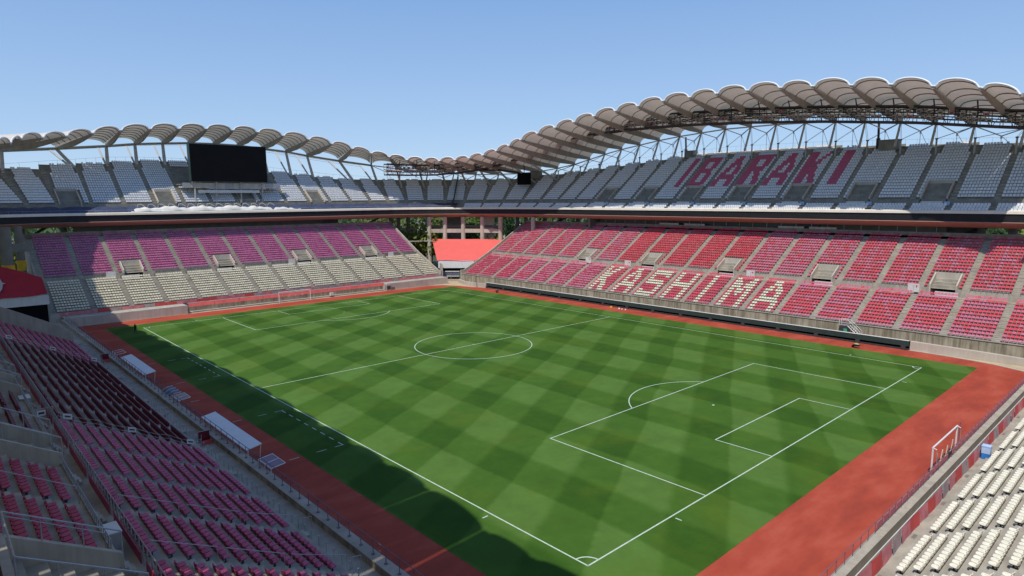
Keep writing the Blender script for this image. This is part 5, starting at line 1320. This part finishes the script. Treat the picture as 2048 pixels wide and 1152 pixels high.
place = [(5, 190), (40, 215), (70, 205), (110, 225), (150, 215), (690, 200), (712, 250), (735, 225), (758, 205), (780, 235), (800, 215), (822, 205), (842, 230), (862, 212), (905, 230), (938, 235), (955, 215), (972, 240), (1010, 250), (1036, 200), (1058, 235), (1078, 205), (1094, 230), (1112, 210), (1133, 222), (1155, 240), (1935, 240), (1958, 215), (1990, 230), (2020, 210), (2045, 225)]
order = ['first', 'second', 'third', 'fourth', 'fifth', 'sixth', 'seventh', 'eighth', 'ninth', 'tenth', 'eleventh', 'twelfth', 'thirteenth', 'fourteenth', 'fifteenth']
grp = {}
for px, D in place:
    az = YAW-math.atan((px-1024)/1287.0); x = CAM[0]+D*math.cos(az); y = CAM[1]+D*math.sin(az)
    k = random.choice([0, 1, 2, 3, 4, 2]); h = random.uniform(12.5, 17.0)*(D/225); w_ = random.uniform(6.5, 9.5)
    g_ = 'left gap behind the yellow columns' if px < 200 else 'gap right of the far stand' if px < 850 else 'openings of the corner frame' if px < 1015 else 'gap left of the right stand' if px < 1200 else 'gap at the right edge'
    grp[g_] = grp.get(g_, 0)+1
    tree(x, y, h, w_, k, KIND[k]+', '+order[grp[g_]-1]+' from left in the '+g_)
def house(x, y, rz, w_, d_, h, wall, roofc, lb):
    g = thing('house', lb, 'house', (x, y, 0)); g.rotation_euler = (0, 0, rz)
    b = MB(); b.box(-w_/2, w_/2, -d_/2, d_/2, 0, h); b.build('wall', wall, g)
    b = MB(); b.add([(-w_/2-.5, -d_/2-.5, h), (w_/2+.5, -d_/2-.5, h), (w_/2+.5, d_/2+.5, h), (-w_/2-.5, d_/2+.5, h), (-w_/2-.5, 0, h+2.2), (w_/2+.5, 0, h+2.2)], [(0, 1, 5, 4), (2, 3, 4, 5), (1, 2, 5), (3, 0, 4), (3, 2, 1, 0)]); b.build('roof', roofc, g)
    for s in range(4):
        b = MB(); x0 = -w_/2+w_*(s+.3)/4.2; b.box(x0, x0+1.3, -d_/2-.05, -d_/2+.02, h*.45, h*.45+1.4); b.build('window', M['glass'], g)
rfa = mat('grey_tile_roof', (.13, .14, .16), .8); rfb = mat('white_metal_roof', (.6, .6, .6), .5)
for i, (px, D, w_, h, r_, lb) in enumerate(((878, 330, 22, 6.5, rfb, 'long white building beyond the trees in the corner frame'), (850, 420, 12, 6, rfa, 'grey roofed house left of the long white building'), (945, 400, 12, 6, rfa, 'grey roofed house seen through the third bay of the corner frame'), (1024, 360, 14, 7, rfb, 'white roofed house just left of the right stand gap'), (1040, 420, 14, 7, rfa, 'grey house behind the gap, leftmost of three'), (1064, 400, 12, 6.5, rfb, 'pale house behind the gap, between two others'), (1120, 430, 14, 6.5, rfa, 'grey house behind the gap, rightmost of three'), (28, 260, 16, 6, rfb, 'pale building beyond the yellow padded columns'), (62, 300, 18, 7, rfa, 'grey roofed building beyond the far left corner'))):
    az = YAW-math.atan((px-1024)/1287.0); house(CAM[0]+D*math.cos(az), CAM[1]+D*math.sin(az), az-math.pi/2+.2*math.sin(i), w_, 9, h, M['offwhite'] if i % 3 else M['pale'], r_, lb)
# wooded belt in the distance that reads as one mass
r = np.random.default_rng(11); V = []; F = []
for _ in range(9000):
    px = r.uniform(-200, 2400); D = r.uniform(380, 900); az = YAW-math.atan((px-1024)/1287.0); x = CAM[0]+D*math.cos(az); y = CAM[1]+D*math.sin(az); z = r.uniform(0, 9+5*math.sin(x*.03)); s = r.uniform(1.2, 2.6)
    a = r.normal(size=3); a /= np.linalg.norm(a); q = np.cross(a, r.normal(size=3)); q /= np.linalg.norm(q); k = len(V); V += [np.array((x, y, z))-a*s, np.array((x, y, z))+q*s, np.array((x, y, z))+a*s, np.array((x, y, z))-q*s]; F.append((k, k+1, k+2, k+3))
b = MB(); b.add(V, F); o = b.build('distant_wood', M['leafB'], None, 'stuff'); o['label'] = 'dark belt of distant woodland beyond the stadium'
# landing the photograph is taken from
tag((lambda b: b.build('landing', M['floor_up']))(MB().box(-31.5, -28.9, -27.5, -24.6, 20.7, 20.95)), 'concrete landing in the near corner of the upper tier', 'landing')
